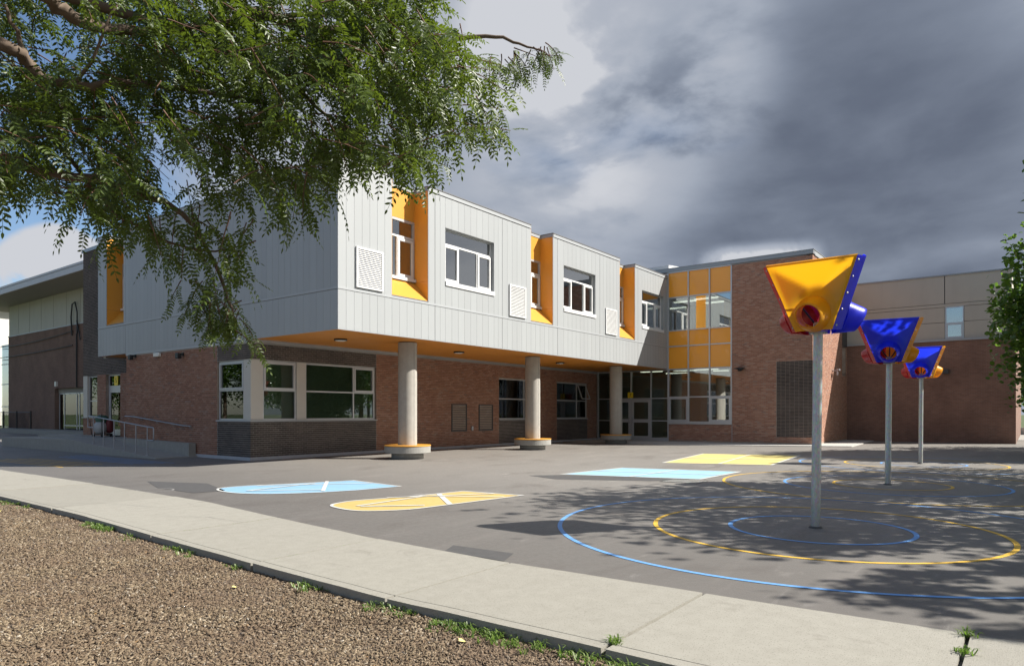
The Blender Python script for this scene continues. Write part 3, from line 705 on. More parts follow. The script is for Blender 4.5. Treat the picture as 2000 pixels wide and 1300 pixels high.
# soffit panels
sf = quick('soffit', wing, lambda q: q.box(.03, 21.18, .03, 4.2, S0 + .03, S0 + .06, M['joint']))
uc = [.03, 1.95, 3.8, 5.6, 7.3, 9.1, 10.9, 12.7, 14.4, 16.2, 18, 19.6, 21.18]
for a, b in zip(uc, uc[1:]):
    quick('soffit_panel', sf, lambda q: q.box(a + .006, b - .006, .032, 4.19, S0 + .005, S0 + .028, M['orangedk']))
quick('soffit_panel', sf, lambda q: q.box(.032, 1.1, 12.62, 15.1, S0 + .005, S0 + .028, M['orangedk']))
quick('soffit_trim', wing, lambda q: (q.box(-.03, 21.18, 4.12, 4.2, 3.66, S0 + .004, M['fascia']), q.box(-.03, .05, 4.2, 12.6, 3.67, S0 + .0, M['trim'])))
# ground-floor walls: mortar backing with holes, then bricks
wallL = quick('brick_wall', wing, lambda q: [q.box(0, .2, a, b, z0, z1, m) for a, b, z0, z1, m in
    ((6.12, 12.6, .0, 3.67, M['mortar']), (4.2, 6.12, 0, 1.2, M['mortard']), (4.2, 6.12, 3.15, 3.67, M['mortard']), )] + [q.box(.2, 1.1, 12.5, 12.6, 0, 3.74, M['mortar'])])
wallF = quick('brick_wall', wing, lambda q: [q.box(a, b, 4.2, 4.4, z0, z1, m) for a, b, z0, z1, m in
    ((.2, 5.1, 0, 1.2, M['mortard']), (.2, 5.1, 3.15, 3.655, M['mortard']), (5.1, 9.2, 0, 3.655, M['mortar']), (9.2, 12.4, 0, 3.655, M['mortar']), (12.4, 15.4, 0, 1.16, M['mortard']), (12.4, 15.4, 3.07, 3.655, M['mortar']),
     (15.4, 17.15, 0, 3.655, M['mortar']), (17.15, 20.15, 0, 1.16, M['mortard']), (17.15, 20.15, 3.07, 3.655, M['mortar']), (20.15, 21.15, 0, 3.655, M['mortar']))])
def matL(a, z): return M['dark'] if a < 6.12 else M['red']
def matF(a, z): return M['dark'] if a < 5.1 or (z < 1.18 and (12.4 < a < 15.4 or 17.15 < a < 20.15)) else M['red']
bl = bricks((0, 0, 0), Y, -X, 4.19, 12.6, .1, 3.66, matL, [(4.2, 6.1, 1.21, 3.14)], splits=(6.12,))
bf = bricks((0, 4.2, 0), X, -Y, -.012, 21.14, .1, 3.66, matF, [(0, 5.08, 1.21, 3.14), (12.4, 15.4, 1.15, 3.07), (17.15, 20.15, 1.15, 3.07), (9.2, 10.17, .72, 1.85), (10.97, 11.95, .72, 1.85)], splits=(5.1, 12.4, 15.4, 17.15, 20.15))
near = [b for b in bf if b[1] < 3.9 and b[2] < 1.2][:300]
ns = set(near); single_bricks(wallF, (0, 4.2, 0), X, -Y, near)
q = MB(); emit_bricks(q, (0, 0, 0), Y, -X, bl); emit_bricks(q, (0, 4.2, 0), X, -Y, [b for b in bf if b not in ns]); q.build('bricks', wing, 'stuff')
quick('foundation', wing, lambda q: (q.box(-.035, 0, 4.165, 12.6, -.05, .1, M['foundation']), q.box(0, 21.15, 4.165, 4.2, -.05, .1, M['foundation'])))
quick('window_ledge', wing, lambda q: (q.box(-.05, 5.12, 4.15, 4.26, 1.2, 1.245, M['trim']), q.box(-.05, .06, 4.26, 6.13, 1.2, 1.245, M['trim'])), bevel=.004)
# corner windows
def frame_window(parent, F, a0, a1, z0, z1, vm, hm, sashes, fr=.05, d=.05, mat='alu', blindm='blind', bd=.12, glass='glassd'):
    """vm: vertical mullion positions, hm: transom heights, sashes: set of (col,row) with a thick sash"""
    w = quick('window', parent, lambda q: (lbox(q, F, a0, a1, d, d + .08, z1 - fr, z1, M[mat]), lbox(q, F, a0, a1, d, d + .08, z0, z0 + fr, M[mat]), lbox(q, F, a0, a0 + fr, d, d + .08, z0 + fr, z1 - fr, M[mat]), lbox(q, F, a1 - fr, a1, d, d + .08, z0 + fr, z1 - fr, M[mat]),
        [lbox(q, F, m - .025, m + .025, d, d + .08, z0 + fr, z1 - fr, M[mat]) for m in vm], [lbox(q, F, a0 + fr, a1 - fr, d + .002, d + .078, h - .025, h + .025, M[mat]) for h in hm]))
    xs = [a0 + fr] + [x for m in vm for x in (m - .025, m + .025)] + [a1 - fr]; zs = [z0 + fr] + [x for m in hm for x in (m - .025, m + .025)] + [z1 - fr]
    for i in range(len(xs) // 2):
        for j in range(len(zs) // 2):
            xa, xb, za, zb = xs[2 * i], xs[2 * i + 1], zs[2 * j], zs[2 * j + 1]; e = 0
            if (i, j) in sashes:
                e = .06
                quick('sash', w, lambda q: [lbox(q, F, *r_, M[mat]) for r_ in ((xa, xa + e, d - .02, d + .05, za, zb), (xb - e, xb, d - .02, d + .05, za, zb), (xa + e, xb - e, d - .02, d + .05, za, za + e), (xa + e, xb - e, d - .02, d + .05, zb - e, zb))])
            quick('pane', w, lambda q: lbox(q, F, xa + e, xb - e, d + .03, d + .036, za + e, zb - e, M[glass]))
    if blindm: quick('blind', w, lambda q: lbox(q, F, a0 + .02, a1 - .02, d + bd, d + bd + .01, z0, z1, M[blindm]))
    return w
FW = lambda a, d, z: (a, 4.2 + d, z)
frame_window(wing, FW, .44, 1.68, 1.247, 3.14, [], [2.2], {(0, 1)})
frame_window(wing, FW, 2.03, 5.06, 1.247, 3.14, [4.08], [2.2], {(1, 1)})
frame_window(wing, LF, 4.62, 6.10, 1.247, 3.14, [], [2.2], {(0, 1)})
quick('corner_post', wing, lambda q: (q.box(.01, .438, 4.21, 4.3, 1.247, 3.14, M['cream']), q.box(.01, .1, 4.3, 4.618, 1.247, 3.14, M['cream'])), bevel=.004)
quick('infill_panel', wing, lambda q: q.box(1.682, 2.028, 4.215, 4.3, 1.247, 3.14, M['cream']))
frame_window(wing, FW, 12.41, 15.39, 1.20, 3.06, [14.4], [2.13], set(), blindm=None)
w3 = frame_window(wing, FW, 17.16, 20.14, 1.20, 3.06, [19.15], [2.13], set(), blindm=None)
quick('window_ledge', wing, lambda q: (q.box(12.38, 15.42, 4.14, 4.26, 1.155, 1.198, M['trim']), q.box(17.13, 20.17, 4.14, 4.26, 1.155, 1.198, M['trim'])))
def openw(q):
    h = Vector((0, 0, 3.0)); L = .84; dy = -.30; dz = -math.sqrt(L * L - .09)
    a0, a1 = 19.2, 20.06
    def bar(x0, x1, s0, s1):
        P = lambda x, s, o: (x, 4.235 + dy * s + .035 * o, 3.0 + dz * s + .0 * o)
        q.add([P(x0, s0, 0), P(x1, s0, 0), P(x1, s1, 0), P(x0, s1, 0), P(x0, s0, 1), P(x1, s0, 1), P(x1, s1, 1), P(x0, s1, 1)], [(0, 1, 2, 3), (7, 6, 5, 4), (0, 4, 5, 1), (1, 5, 6, 2), (2, 6, 7, 3), (3, 7, 4, 0)], M['alu'])
    bar(a0, a0 + .06, 0, 1); bar(a1 - .06, a1, 0, 1); bar(a0, a1, 0, .07); bar(a0, a1, .93, 1)
quick('open_sash', w3, openw)
# dark wall louvres
for a in (9.2, 10.97):
    v = quick('wall_louvre', wing, lambda q: (q.box(a, a + .97, 4.17, 4.25, .70, .75, M['louv']), q.box(a, a + .97, 4.17, 4.25, 1.81, 1.86, M['louv']), q.box(a, a + .05, 4.17, 4.25, .75, 1.81, M['louv']), q.box(a + .92, a + .97, 4.17, 4.25, .75, 1.81, M['louv']), q.box(a + .05, a + .92, 4.24, 4.25, .75, 1.81, M['black'])))
    for k in range(14):
        z = .76 + k * .075
        quick('slat', v, lambda q: q.add([(a + .05, 4.18, z), (a + .92, 4.18, z), (a + .92, 4.23, z + .05), (a + .05, 4.23, z + .05), (a + .05, 4.18, z + .01), (a + .92, 4.18, z + .01), (a + .92, 4.23, z + .06), (a + .05, 4.23, z + .06)], [(0, 1, 2, 3), (7, 6, 5, 4), (0, 4, 5, 1)], M['louv']))
# rooms behind the glass
quick('interior', wing, lambda q: (q.box(.25, 21.1, 9.0, 9.1, .1, 3.6, M['room']), q.box(.25, 21.1, 4.45, 9, 0, .1, M['roomd']), q.box(.25, 21.1, 4.45, 9, 3.6, 3.66, M['ceil']), q.box(8.4, 8.5, 4.45, 9, .1, 3.6, M['room']), q.box(16.1, 16.2, 4.45, 9, .1, 3.6, M['room']), q.box(5.3, 5.4, 4.45, 9, .1, 3.6, M['room'])))
quick('interior', wing, lambda q: (q.box(.3, 21.1, 6.5, 6.6, 4.2, 8.3, M['room']), q.box(.3, 21.1, .8, 6.5, 4.15, 4.2, M['roomd']), q.box(.3, 21.1, .7, 6.5, 7.7, 7.78, M['ceil']), q.box(7.2, 7.3, .7, 6.5, 4.2, 7.7, M['room']), q.box(14.2, 14.3, .7, 6.5, 4.2, 7.7, M['room']), q.box(1.3, 1.4, 6.6, 15, 4.2, 8.1, M['room'])))
quick('roof', wing, lambda q: (q.box(.2, 21.2, .9, 15.1, 8.2, 8.3, M['cap']), q.box(.1, .9, .9, 12.8, 8.2, 8.3, M['cap']), q.box(.2, 21.2, 14.9, 15.1, 3.7, 8.5, M['trim'])))
quick('roof', wing, lambda q: (q.box(.25, 21.2, 4.2, 15.1, 3.83, 3.9, M['cap']), q.box(.2, 12, 11.5, 11.6, 0, 3.7, M['room'])))
# columns
for a in (3.68, 10.68, 17.68):
    q = MB(); q.lathe([(.305, 0), (.305, S0 - .02)], M['conc'], (a, 1.1, 0), 40)
    q.box(a - .012, a + .012, 1.1 - .309, 1.1 - .3, .45, S0 - .03, M['conc2']); q.build('column', wing)
BL = ['nearest of the three round concrete benches, round the column by the corner windows', 'middle of the three round concrete benches, round the second column', 'farthest of the three round concrete benches, in shade by the entrance doors']
bench = None
for a, lab in zip((3.68, 10.68, 17.68), BL):
    if bench is None:
        bench = thing('round_bench', lab, 'bench', (a, 1.1, 0), 0, 'round benches at the column bases')
        q = MB(); q.lathe([(.31, .0), (.52, 0), (.52, .23), (.31, .23)], M['conc2'], seg=48); q.build('bench_base', bench, bevel=.0)
        q = MB(); q.lathe([(.31, .19), (.735, .19), (.745, .2), (.745, .395), (.735, .405), (.31, .405)], M['conc2'], seg=56, smooth=False); q.build('bench_ring', bench)
        q = MB(); q.lathe([(.31, .407), (.75, .407), (.757, .415), (.757, .44), (.75, .447), (.31, .447)], M['orange'], seg=56, smooth=False); q.build('seat', bench)
        bench.rotation_euler = (0, 0, .3)
    else: copytree(bench, (a, 1.1, 0), .3, lab)
# soffit lights
SL = ['round black soffit light nearest the building corner', 'round black soffit light between the first and second columns', 'round black soffit light between the second and third columns']
lt = None
for (x, y), lab in zip([(1.7, 2.0), (7.2, 2.0), (13.95, 1.9)], SL):
    if lt is None:
        lt = thing('soffit_light', lab, 'ceiling light', (x, y, S0 + .004), 0, 'round lights under the orange soffit')
        q = MB(); q.lathe([(0, -.0), (.2, -.0), (.205, -.05), (.195, -.055), (.18, -.055)], M['black'], seg=28); q.build('housing', lt)
        q = MB(); q.lathe([(0, -.075), (.12, -.07), (.18, -.05)], M['lens'], seg=28); q.build('lens', lt)
    else: copytree(lt, (x, y, S0 + .004), 0, lab)
# fittings on the left brick wall
def walllight(lab, y, z):
    t = thing('wall_light', lab, 'wall light', (0, y, z))
    boxpart('bracket', t, -.06, -.012, -.05, .05, -.05, .05, m=M['black'])
    q = MB(); q.tube([(-.06, 0, 0), (-.14, 0, -.01)], .02, M['black'], 8); q.build('arm', t)
    quick('lamp_head', t, lambda q: q.box(-.26, -.12, -.09, .09, -.16, .03, M['black']), bevel=.02)
walllight('black wall floodlight at the left end of the ramp wall', 11.83, 3.62)
walllight('black wall floodlight above the middle of the ramp wall', 8.28, 3.5)
t = thing('emergency_light', 'small beige emergency light between two black floodlights', 'wall light', (0, 10.04, 3.57))
quick('housing', t, lambda q: q.box(-.12, -.012, -.2, .2, -.07, .07, M['lens']), bevel=.02)
t = thing('outlet_box', 'small grey outlet box between the two dark wall louvres', 'outlet box', (10.5, 4.188, .82))
quick('cover', t, lambda q: q.box(-.06, .06, -.05, 0, -.09, .09, M['steel']), bevel=.01)

# ------------------------------------------------------------------ stair tower of dark brick with the ramp door
tw = thing('stair_tower', 'dark brick stair tower with a glazed door behind the ramp', 'building')
TU = 1.1
wt = quick('brick_wall', tw, lambda q: [q.box(TU, TU + .2, a, b, z0, z1, m) for a, b, z0, z1, m in
    ((12.6, 19.45, 3.15, 8.75, M['mortard']), (14.9, 15.7, .4, 3.15, M['mortar']), (17.1, 17.95, .4, 3.15, M['mortar']), (17.95, 19.45, .3, 1.26, M['mortar']), (12.6, 14.9, 3.15, 3.2, M['mortar']), (12.6, 14.9, .3, 3.15, M['mortar']))] + [q.box(TU + .2, TU + 6, 19.25, 19.45, .2, 8.75, M['mortard'])])
bt = bricks((0, 0, 0), Y, -X, 12.6, 19.46, 3.17, 8.75, lambda a, z: M['dark'])
bt2 = bricks((0, 0, 0), Y, -X, 12.6, 19.46, .5, 3.17, lambda a, z: M['red'], [(15.72, 17.08, .4, 3.3), (17.96, 19.5, 1.26, 3.3)])
near = [b for b in bt if b[2] < 3.9 and b[0] > 14.6][:300]; ns = set(near)
single_bricks(wt, (TU, 0, 0), Y, -X, near)
q = MB(); emit_bricks(q, (TU, 0, 0), Y, -X, [b for b in bt if b not in ns] + bt2); q.build('bricks', tw, 'stuff')
quick('coping', tw, lambda q: q.box(TU - .05, TU + 6, 12.6, 19.5, 8.75, 8.9, M['fascia']))
TW = lambda a, d, z: (TU + d, a, z)
frame_window(tw, TW, 17.96, 18.95, 1.30, 3.12, [], [2.02], set(), fr=.04, blindm=None)
quick('corner_panel', tw, lambda q: q.box(TU - .02, TU + .15, 18.955, 19.40, 1.30, 3.14, M['cream']))
quick('window_ledge', tw, lambda q: q.box(TU - .06, TU + .1, 17.93, 19.5, 1.255, 1.298, M['trim']))
dr = quick('door', tw, lambda q: [q.box(TU + .1, TU + .16, a, b, z0, z1, M['alu']) for a, b, z0, z1 in ((15.74, 15.8, .52, 3.14), (17.0, 17.06, .52, 3.14), (15.8, 17.0, 3.08, 3.14), (15.8, 17.0, 2.58, 2.66), (15.80, 15.92, .52, 2.58), (16.88, 17.0, .52, 2.58), (15.92, 16.88, 2.36, 2.58), (15.92, 16.88, .52, .78))])
quick('pane', dr, lambda q: q.box(TU + .12, TU + .126, 15.92, 16.88, .78, 2.36, M['glassd'])); quick('pane', dr, lambda q: q.box(TU + .12, TU + .126, 15.8, 17.0, 2.66, 3.08, M['glassd']))
q = MB(); q.tube([(TU + .10, 16.82, 1.4), (TU + .03, 16.82, 1.4), (TU + .03, 16.82, 1.75), (TU + .10, 16.82, 1.75)], .014, M['steel'], 6); q.build('handle', dr)
quick('interior', tw, lambda q: (q.box(TU + 3, TU + 3.1, 12.7, 19.2, .4, 3.3, M['room']), q.box(TU + .2, TU + 3, 12.7, 19.2, .4, .5, M['roomd']), q.box(TU + .2, TU + 3, 12.7, 19.2, 3.3, 3.4, M['ceil'])))
q = MB(); q.tube([(TU - .09, 12.75, .45), (TU - .09, 12.75, 3.1)], .045, M['steel'], 10); q.build('downpipe', tw)
def textobj(s, size, m, parent, mt, name='lettering', extr=.002):
    c = bpy.data.curves.new(name, 'FONT'); c.body = s; c.size = size; c.align_x = 'CENTER'; c.align_y = 'CENTER'; c.extrude = extr; c.materials.append(m)
    tmp = bpy.data.objects.new('tmp', c); me = bpy.data.meshes.new_from_object(tmp); me.materials.clear(); me.materials.append(m); bpy.data.objects.remove(tmp)
    return linkmesh(name, me, parent, mt)
# text facing -x : local x -> -y , local y -> z , local z -> -x
def face_negx(p): return Matrix(((0, 0, -1, p[0]), (-1, 0, 0, p[1]), (0, 1, 0, p[2]), (0, 0, 0, 1)))
t = thing('door_number_sign', 'yellow door number sign 5 over the door behind the ramp', 'sign', (TU + .105, 16.35, 2.87))
boxpart('sign_plate', t, -.006, .006, -.17, .17, -.2, .2, m=M['signy']); textobj('5', .3, M['black'], t, face_negx((-.009, 0, 0)))
# ramp and landing
rp = thing('concrete_ramp', 'concrete ramp rising along the brick wall to the tower door', 'ramp')
q = MB()
P = [(10.0, .045), (14.3, .47), (20.6, .47)]
vs = []
def ramppoly(x0, x1, zt):
    ys = [7.3, 14.2, 15.0, 21.5]; zt_ = [.03, .48, .48, .40]
    v = [(x0, y, -.05) for y in ys] + [(x1, y, -.05) for y in ys] + [(x0, y, z) for y, z in zip(ys, zt_)] + [(x1, y, z) for y, z in zip(ys, zt_)]
    f = []
    for i in range(3): f += [(8 + i, 12 + i, 13 + i, 9 + i), (i, 8 + i, 9 + i, i + 1), (4 + i, 5 + i, 13 + i, 12 + i)]
    f += [(0, 4, 12, 8), (3, 11, 15, 7)]
    return v, f
v, f = ramppoly(-1.42, -.02, 0); q.add(v, f, M['conc2']); q.build('ramp_slab', rp, bevel=.008)
quick('landing', rp, lambda q: q.box(-.02, TU, 12.62, 21.5, -.05, .478, M['conc2']))
quick('ramp_curb', rp, lambda q: q.add([(-.28, 7.4, .0), (-.04, 7.4, 0), (-.04, 12.3, 0), (-.28, 12.3, 0), (-.28, 7.4, .46), (-.04, 7.4, .46), (-.04, 12.3, .53), (-.28, 12.3, .53)], [(4, 5, 6, 7), (0, 1, 5, 4), (3, 0, 4, 7), (1, 2, 6, 5), (2, 3, 7, 6)], M['conc2']))
gr = thing('guard_rail', 'grey steel pipe guard rail with six posts along the outer ramp edge', 'railing', (-1.28, 0, 0))
PY = [12.3, 11.45, 10.6, 9.8, 8.95, 8.15]
def rz_(y): return .03 + (y - 7.3) * .0652
for y in PY:
    q = MB(); q.tube([(0, y, rz_(y)), (0, y, 1.02 + (y - 8.15) * .078)], .02, M['steel'], 8); q.lathe([(.0, rz_(y) + .012), (.05, rz_(y) + .012), (.05, rz_(y))], M['steel'], (0, y, 0), 12); q.build('post', gr)
q = MB(); q.tube([(0, 12.3, .95), (0, 12.75, .95), (0, 12.78, .97), (0, 12.78, 1.30), (0, 12.72, 1.36), (0, 12.3, 1.345), (0, 8.15, 1.02), (0, 7.75, 1.0), (0, 7.72, .97), (0, 7.72, .60), (0, 7.75, .58), (0, 8.15, .58)], .021, M['steel'], 10); q.build('top_rail', gr)
hr = thing('wall_handrail', 'steel handrail fixed to the red brick wall above the ramp', 'railing', (-.1, 0, 0))
q = MB(); q.tube([(0, 12.5, 1.36), (0, 11.8, 1.34), (0, 8.1, 1.04), (0, 7.6, 1.03)], .021, M['steel'], 10); q.build('rail', hr)
for y in (11.2, 10.0, 8.8, 7.72):
    q = MB(); z = 1.34 - (11.8 - y) * .081 if y > 8.1 else 1.03; q.tube([(0, y, z), (0, y, z - .07), (.09, y, z - .09)], .01, M['steel'], 6); q.build('bracket', hr)
cart = thing('shopping_cart', 'small cart loaded with white, green and red bags beside the ramp door', 'cart', (.55, 16.1, .48), .3)
quick('cart_frame', cart, lambda q: (q.box(-.25, .25, -.3, .3, .1, .14, M['black']), q.tube([(-.25, -.3, .1), (-.3, -.34, .7), (-.35, -.4, .95)], .015, M['black'], 6), q.tube([(-.25, .3, .1), (-.3, .34, .7)], .015, M['black'], 6)))
for sx in (-.2, .2):
    for sy in (-.25, .25):
        q = MB(); q.tube([(sx, sy - .02, .06), (sx, sy + .02, .06)], .06, M['rubber'], 12); q.build('wheel', cart)
def blob(m, c, s, seed, me='bag'):
    r2 = random.Random(seed); q = MB(); vs = []; fs = []; nU, nV = 10, 7
    for j in range(nV + 1):
        for i in range(nU):
            a = 2 * math.pi * i / nU; b_ = -math.pi / 2 + math.pi * j / nV; k = 1 + r2.uniform(-.12, .12)
            vs.append((c[0] + s[0] * math.cos(a) * math.cos(b_) ** .6 * k if abs(math.cos(b_)) > 1e-6 else c[0], c[1] + s[1] * math.sin(a) * (abs(math.cos(b_)) ** .6) * k, c[2] + s[2] * math.sin(b_)))
    for j in range(nV):
        for i in range(nU): fs.append((j * nU + i, j * nU + (i + 1) % nU, (j + 1) * nU + (i + 1) % nU, (j + 1) * nU + i))
    q.add(vs, fs, m, True); return q.build(me, cart)
blob(M['bag'], (-.1, .0, .38), (.22, .3, .26), 1); blob(M['bagg'], (.0, .02, .72), (.22, .26, .2), 2); blob(M['bagr'], (.12, -.28, .45), (.16, .14, .3), 3)

# ------------------------------------------------------------------ entrance block
en = thing('entrance_block', 'red brick entrance block with orange and clear glass curtain wall', 'school building')
EU = 21.2; EV = -7.08
we = quick('brick_wall', en, lambda q: [q.box(*r_, m) for r_, m in (((EU, EU + .25, EV, -3.37, 0, 8.7), M['mortar']), ((EU, EU + .25, -3.37, 0, 0, .92), M['mortar']), ((EU + .25, 28.5, EV, EV + .25, 0, 8.7), M['mortar']))])
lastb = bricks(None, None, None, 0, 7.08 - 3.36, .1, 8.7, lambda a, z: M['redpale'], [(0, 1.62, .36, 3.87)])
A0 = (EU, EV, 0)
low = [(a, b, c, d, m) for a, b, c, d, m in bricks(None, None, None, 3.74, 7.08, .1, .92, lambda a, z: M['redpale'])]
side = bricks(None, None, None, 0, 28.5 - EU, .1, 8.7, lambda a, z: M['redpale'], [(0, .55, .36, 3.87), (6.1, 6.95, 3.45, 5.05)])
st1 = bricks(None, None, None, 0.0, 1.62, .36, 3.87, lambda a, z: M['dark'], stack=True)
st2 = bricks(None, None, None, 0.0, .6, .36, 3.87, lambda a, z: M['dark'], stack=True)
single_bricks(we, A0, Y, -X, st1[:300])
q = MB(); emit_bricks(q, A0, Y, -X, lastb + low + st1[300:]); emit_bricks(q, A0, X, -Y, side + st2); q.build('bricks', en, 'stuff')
# curtain wall
cw = quick('curtain_wall', en, lambda q: ([q.box(EU - .03, EU + .1, v - .03, v + .03, z0, z1, M['alu']) for v, z0, z1 in ((-.03, .03, 8.72), (-1.13, .92, 8.72), (-2.24, .92, 8.72), (-3.34, .92, 8.72), (.94, .03, 3.72), (2.1, .03, 3.72), (3.25, .03, 3.72), (4.14, .03, 3.72))],
    [q.box(EU - .025, EU + .1, -3.31, -.06, z - .03, z + .03, M['alu']) for z in (8.72, 7.42, 5.72, 4.91, 3.73, 2.3)], q.box(EU - .06, EU + .1, -3.37, -.06, .92, 1.06, M['alu']),
    [q.box(EU - .025, EU + .1, 0, 4.11, z - .025, z + .025, M['alu']) for z in (3.70, 2.25)], q.box(EU - .025, EU + .1, 0, .91, 1.05, 1.10, M['alu']), q.box(EU - .025, EU + .1, 3.28, 4.11, 1.05, 1.10, M['alu']), q.box(EU - .025, EU + .1, 0, .91, .03, .2, M['alu']), q.box(EU - .025, EU + .1, 3.28, 4.11, .03, .14, M['alu'])))
vv = [-3.31, -2.27, -2.21, -1.16, -1.10, -.06]
for i in range(3):
    a, b = vv[2 * i], vv[2 * i + 1]
    for z0, z1 in ((7.45, 8.69), (4.94, 5.69), (3.76, 4.88)): quick('spandrel_panel', cw, lambda q: q.box(EU + .03, EU + .04, a, b, z0, z1, M['spandrel']))
    for z0, z1 in ((5.75, 7.39), (2.33, 3.70), (1.06, 2.27)): quick('pane', cw, lambda q: q.box(EU + .03, EU + .036, a, b, z0, z1, M['glass']))
    if i != 1: quick('sash', cw, lambda q: [q.box(EU - .035, EU + .028, *r_, M['alu']) for r_ in ((a, a + .08, 1.06, 2.27), (b - .08, b, 1.06, 2.27), (a + .08, b - .08, 1.06, 1.15), (a + .08, b - .08, 2.19, 2.27))])
for a, b in ((0, .91), (.97, 2.07), (2.13, 3.22), (3.28, 4.11)):
    quick('pane', cw, lambda q: q.box(EU + .03, EU + .036, a, b, 2.275, 3.675, M['glassd']))
for a, b in ((0, .91), (3.28, 4.11)):
    quick('pane', cw, lambda q: q.box(EU + .03, EU + .036, a, b, .14, 1.05, M['glassd'])); quick('pane', cw, lambda q: q.box(EU + .03, EU + .036, a, b, 1.1, 2.225, M['glassd']))
for a, b, hs in ((.98, 2.06, 1), (2.14, 3.21, -1)):
    d_ = quick('door', en, lambda q: [q.box(EU - .01, EU + .05, *r_, M['alu']) for r_ in ((a, a + .12, .035, 2.2), (b - .12, b, .035, 2.2), (a + .12, b - .12, 2.06, 2.2), (a + .12, b - .12, .035, .27), (a + .12, b - .12, .98, 1.16))])
    quick('pane', d_, lambda q: q.box(EU + .02, EU + .026, a + .12, b - .12, .27, .98, M['glassd'])); quick('pane', d_, lambda q: q.box(EU + .02, EU + .026, a + .12, b - .12, 1.16, 2.06, M['glassd']))
    hy = b - .06 if hs > 0 else a + .06
    q = MB(); q.tube([(EU - .01, hy, .95), (EU - .07, hy, .95), (EU - .07, hy, 1.25), (EU - .01, hy, 1.25)], .014, M['steel'], 6); q.build('handle', d_)
t = thing('door_number_sign', 'yellow door number sign 7 over the entrance doors', 'sign', (EU - .04, 2.12, 2.42))
boxpart('sign_plate', t, -.005, .005, -.16, .16, -.13, .17, m=M['signy']); textobj('7', .24, M['black'], t, face_negx((-.008, 0, .02)))
quick('coping', en, lambda q: (q.box(EU - .06, EU + .3, EV - .05, 6, 8.755, 8.93, M['fascia']), q.box(EU + .3, 28.7, EV - .05, EV + .3, 8.72, 8.93, M['trim']), q.box(EU - .08, EU + .35, EV - .07, 6, 8.93, 8.955, M['fascia']), q.box(EU + .35, 28.7, EV - .07, EV + .3, 8.93, 8.955, M['fascia'])))
quick('expansion_joint', en, lambda q: q.box(EU - .014, EU - .008, -3.385, -3.365, .05, .93, M['trim']))
quick('roof', en, lambda q: (q.box(EU + .2, 28.6, EV + .2, 6, 8.3, 8.45, M['cap']), q.box(EU + .3, 21.5, 0.02, 6, 3.76, 8.6, M['roomd'])))
quick('interior', en, lambda q: (q.box(26.5, 26.6, EV + .3, 8, 0, 8.3, M['room']), q.box(EU + .15, 26.5, -3.6, 8, 3.85, 4.9, M['roomd']), q.box(EU + .15, 26.5, -3.6, 8, 7.45, 7.6, M['ceil']), q.box(EU + .15, 26.5, -3.6, 8, 3.76, 3.85, M['ceil']),
    q.box(EU + .15, 26.5, -3.7, -3.6, 0, 8.3, M['room']), q.box(EU + .15, 26.5, 8, 8.1, 0, 8.3, M['roomd']), q.box(EU + .1, 26.5, -3.6, 8, -.02, .02, M['roomd']), q.box(23.6, 23.9, -2.6, -2.1, 4.9, 7.45, M['roomy']), q.box(24.6, 24.7, -1.9, 1, 4.9, 7.45, M['room']), q.box(23.0, 23.5, -1.55, -1.05, 0.02, 3.76, M['ceil'])))
for x, y in ((22.3, -1.6), (23.8, -1.6), (22.6, -.3), (24.5, 1.0), (22.3, 1.5)):
    quick('ceiling_lamp', en, lambda q: (q.box(x, x + .25, y - .6, y + .6, 3.72, 3.757, M['lamp'])))
    quick('ceiling_lamp', en, lambda q: (q.box(x, x + .25, y - .6, y + .6, 7.40, 7.447, M['lamp'])))
wn = frame_window(en, lambda a, d, z: (a, EV + d, z), 27.35, 28.2, 3.5, 5.0, [], [4.2], set(), blindm=None, d=.0)
quick('dark_panel', en, lambda q: q.box(27.3, 28.4, EV - .02, EV, 5.02, 7.0, M['louv']))
t = thing('wall_light', 'black disc shaped wall light on the brick beside the curtain wall', 'wall light', (EU, -3.85, 3.6))
q = MB(); q.lathe([(0, .08), (.10, .075), (.27, .03), (.28, .01), (.10, -.03), (.09, -.10), (0, -.10)], M['black'], (-.3, 0, 0), 24); q.build('lamp_head', t); boxpart('bracket', t, -.1, -.012, -.05, .05, -.05, .05, m=M['black'])
t = thing('security_camera', 'small grey wall camera on the sunlit brick side wall', 'camera', (25.2, EV - .012, 3.62))
quick('camera_body', t, lambda q: q.box(-.2, .12, -.32, -.2, -.02, .06, M['steel']), bevel=.01); quick('bracket', t, lambda q: (q.box(-.2, -.12, -.26, -.20, -.25, -.02, M['steel']), q.box(-.2, -.12, -.2, 0, -.05, 0, M['steel'])))
sk = thing('roof_monitor', 'white slanted rooftop skylight behind the curtain wall parapet', 'skylight', (22, .3, 8.6))
quick('monitor_frame', sk, lambda q: (q.add([(0, 0, .3), (2.2, 0, .3), (2.2, 2.6, .3), (0, 2.6, .3), (0, 0, .72), (2.2, 0, .95), (2.2, 2.6, .95), (0, 2.6, .72)], [(4, 5, 6, 7), (0, 1, 5, 4), (3, 0, 4, 7), (1, 2, 6, 5), (2, 3, 7, 6)], M['white']), q.box(-.2, 2.4, -.15, 2.75, .2, .3, M['white'])))

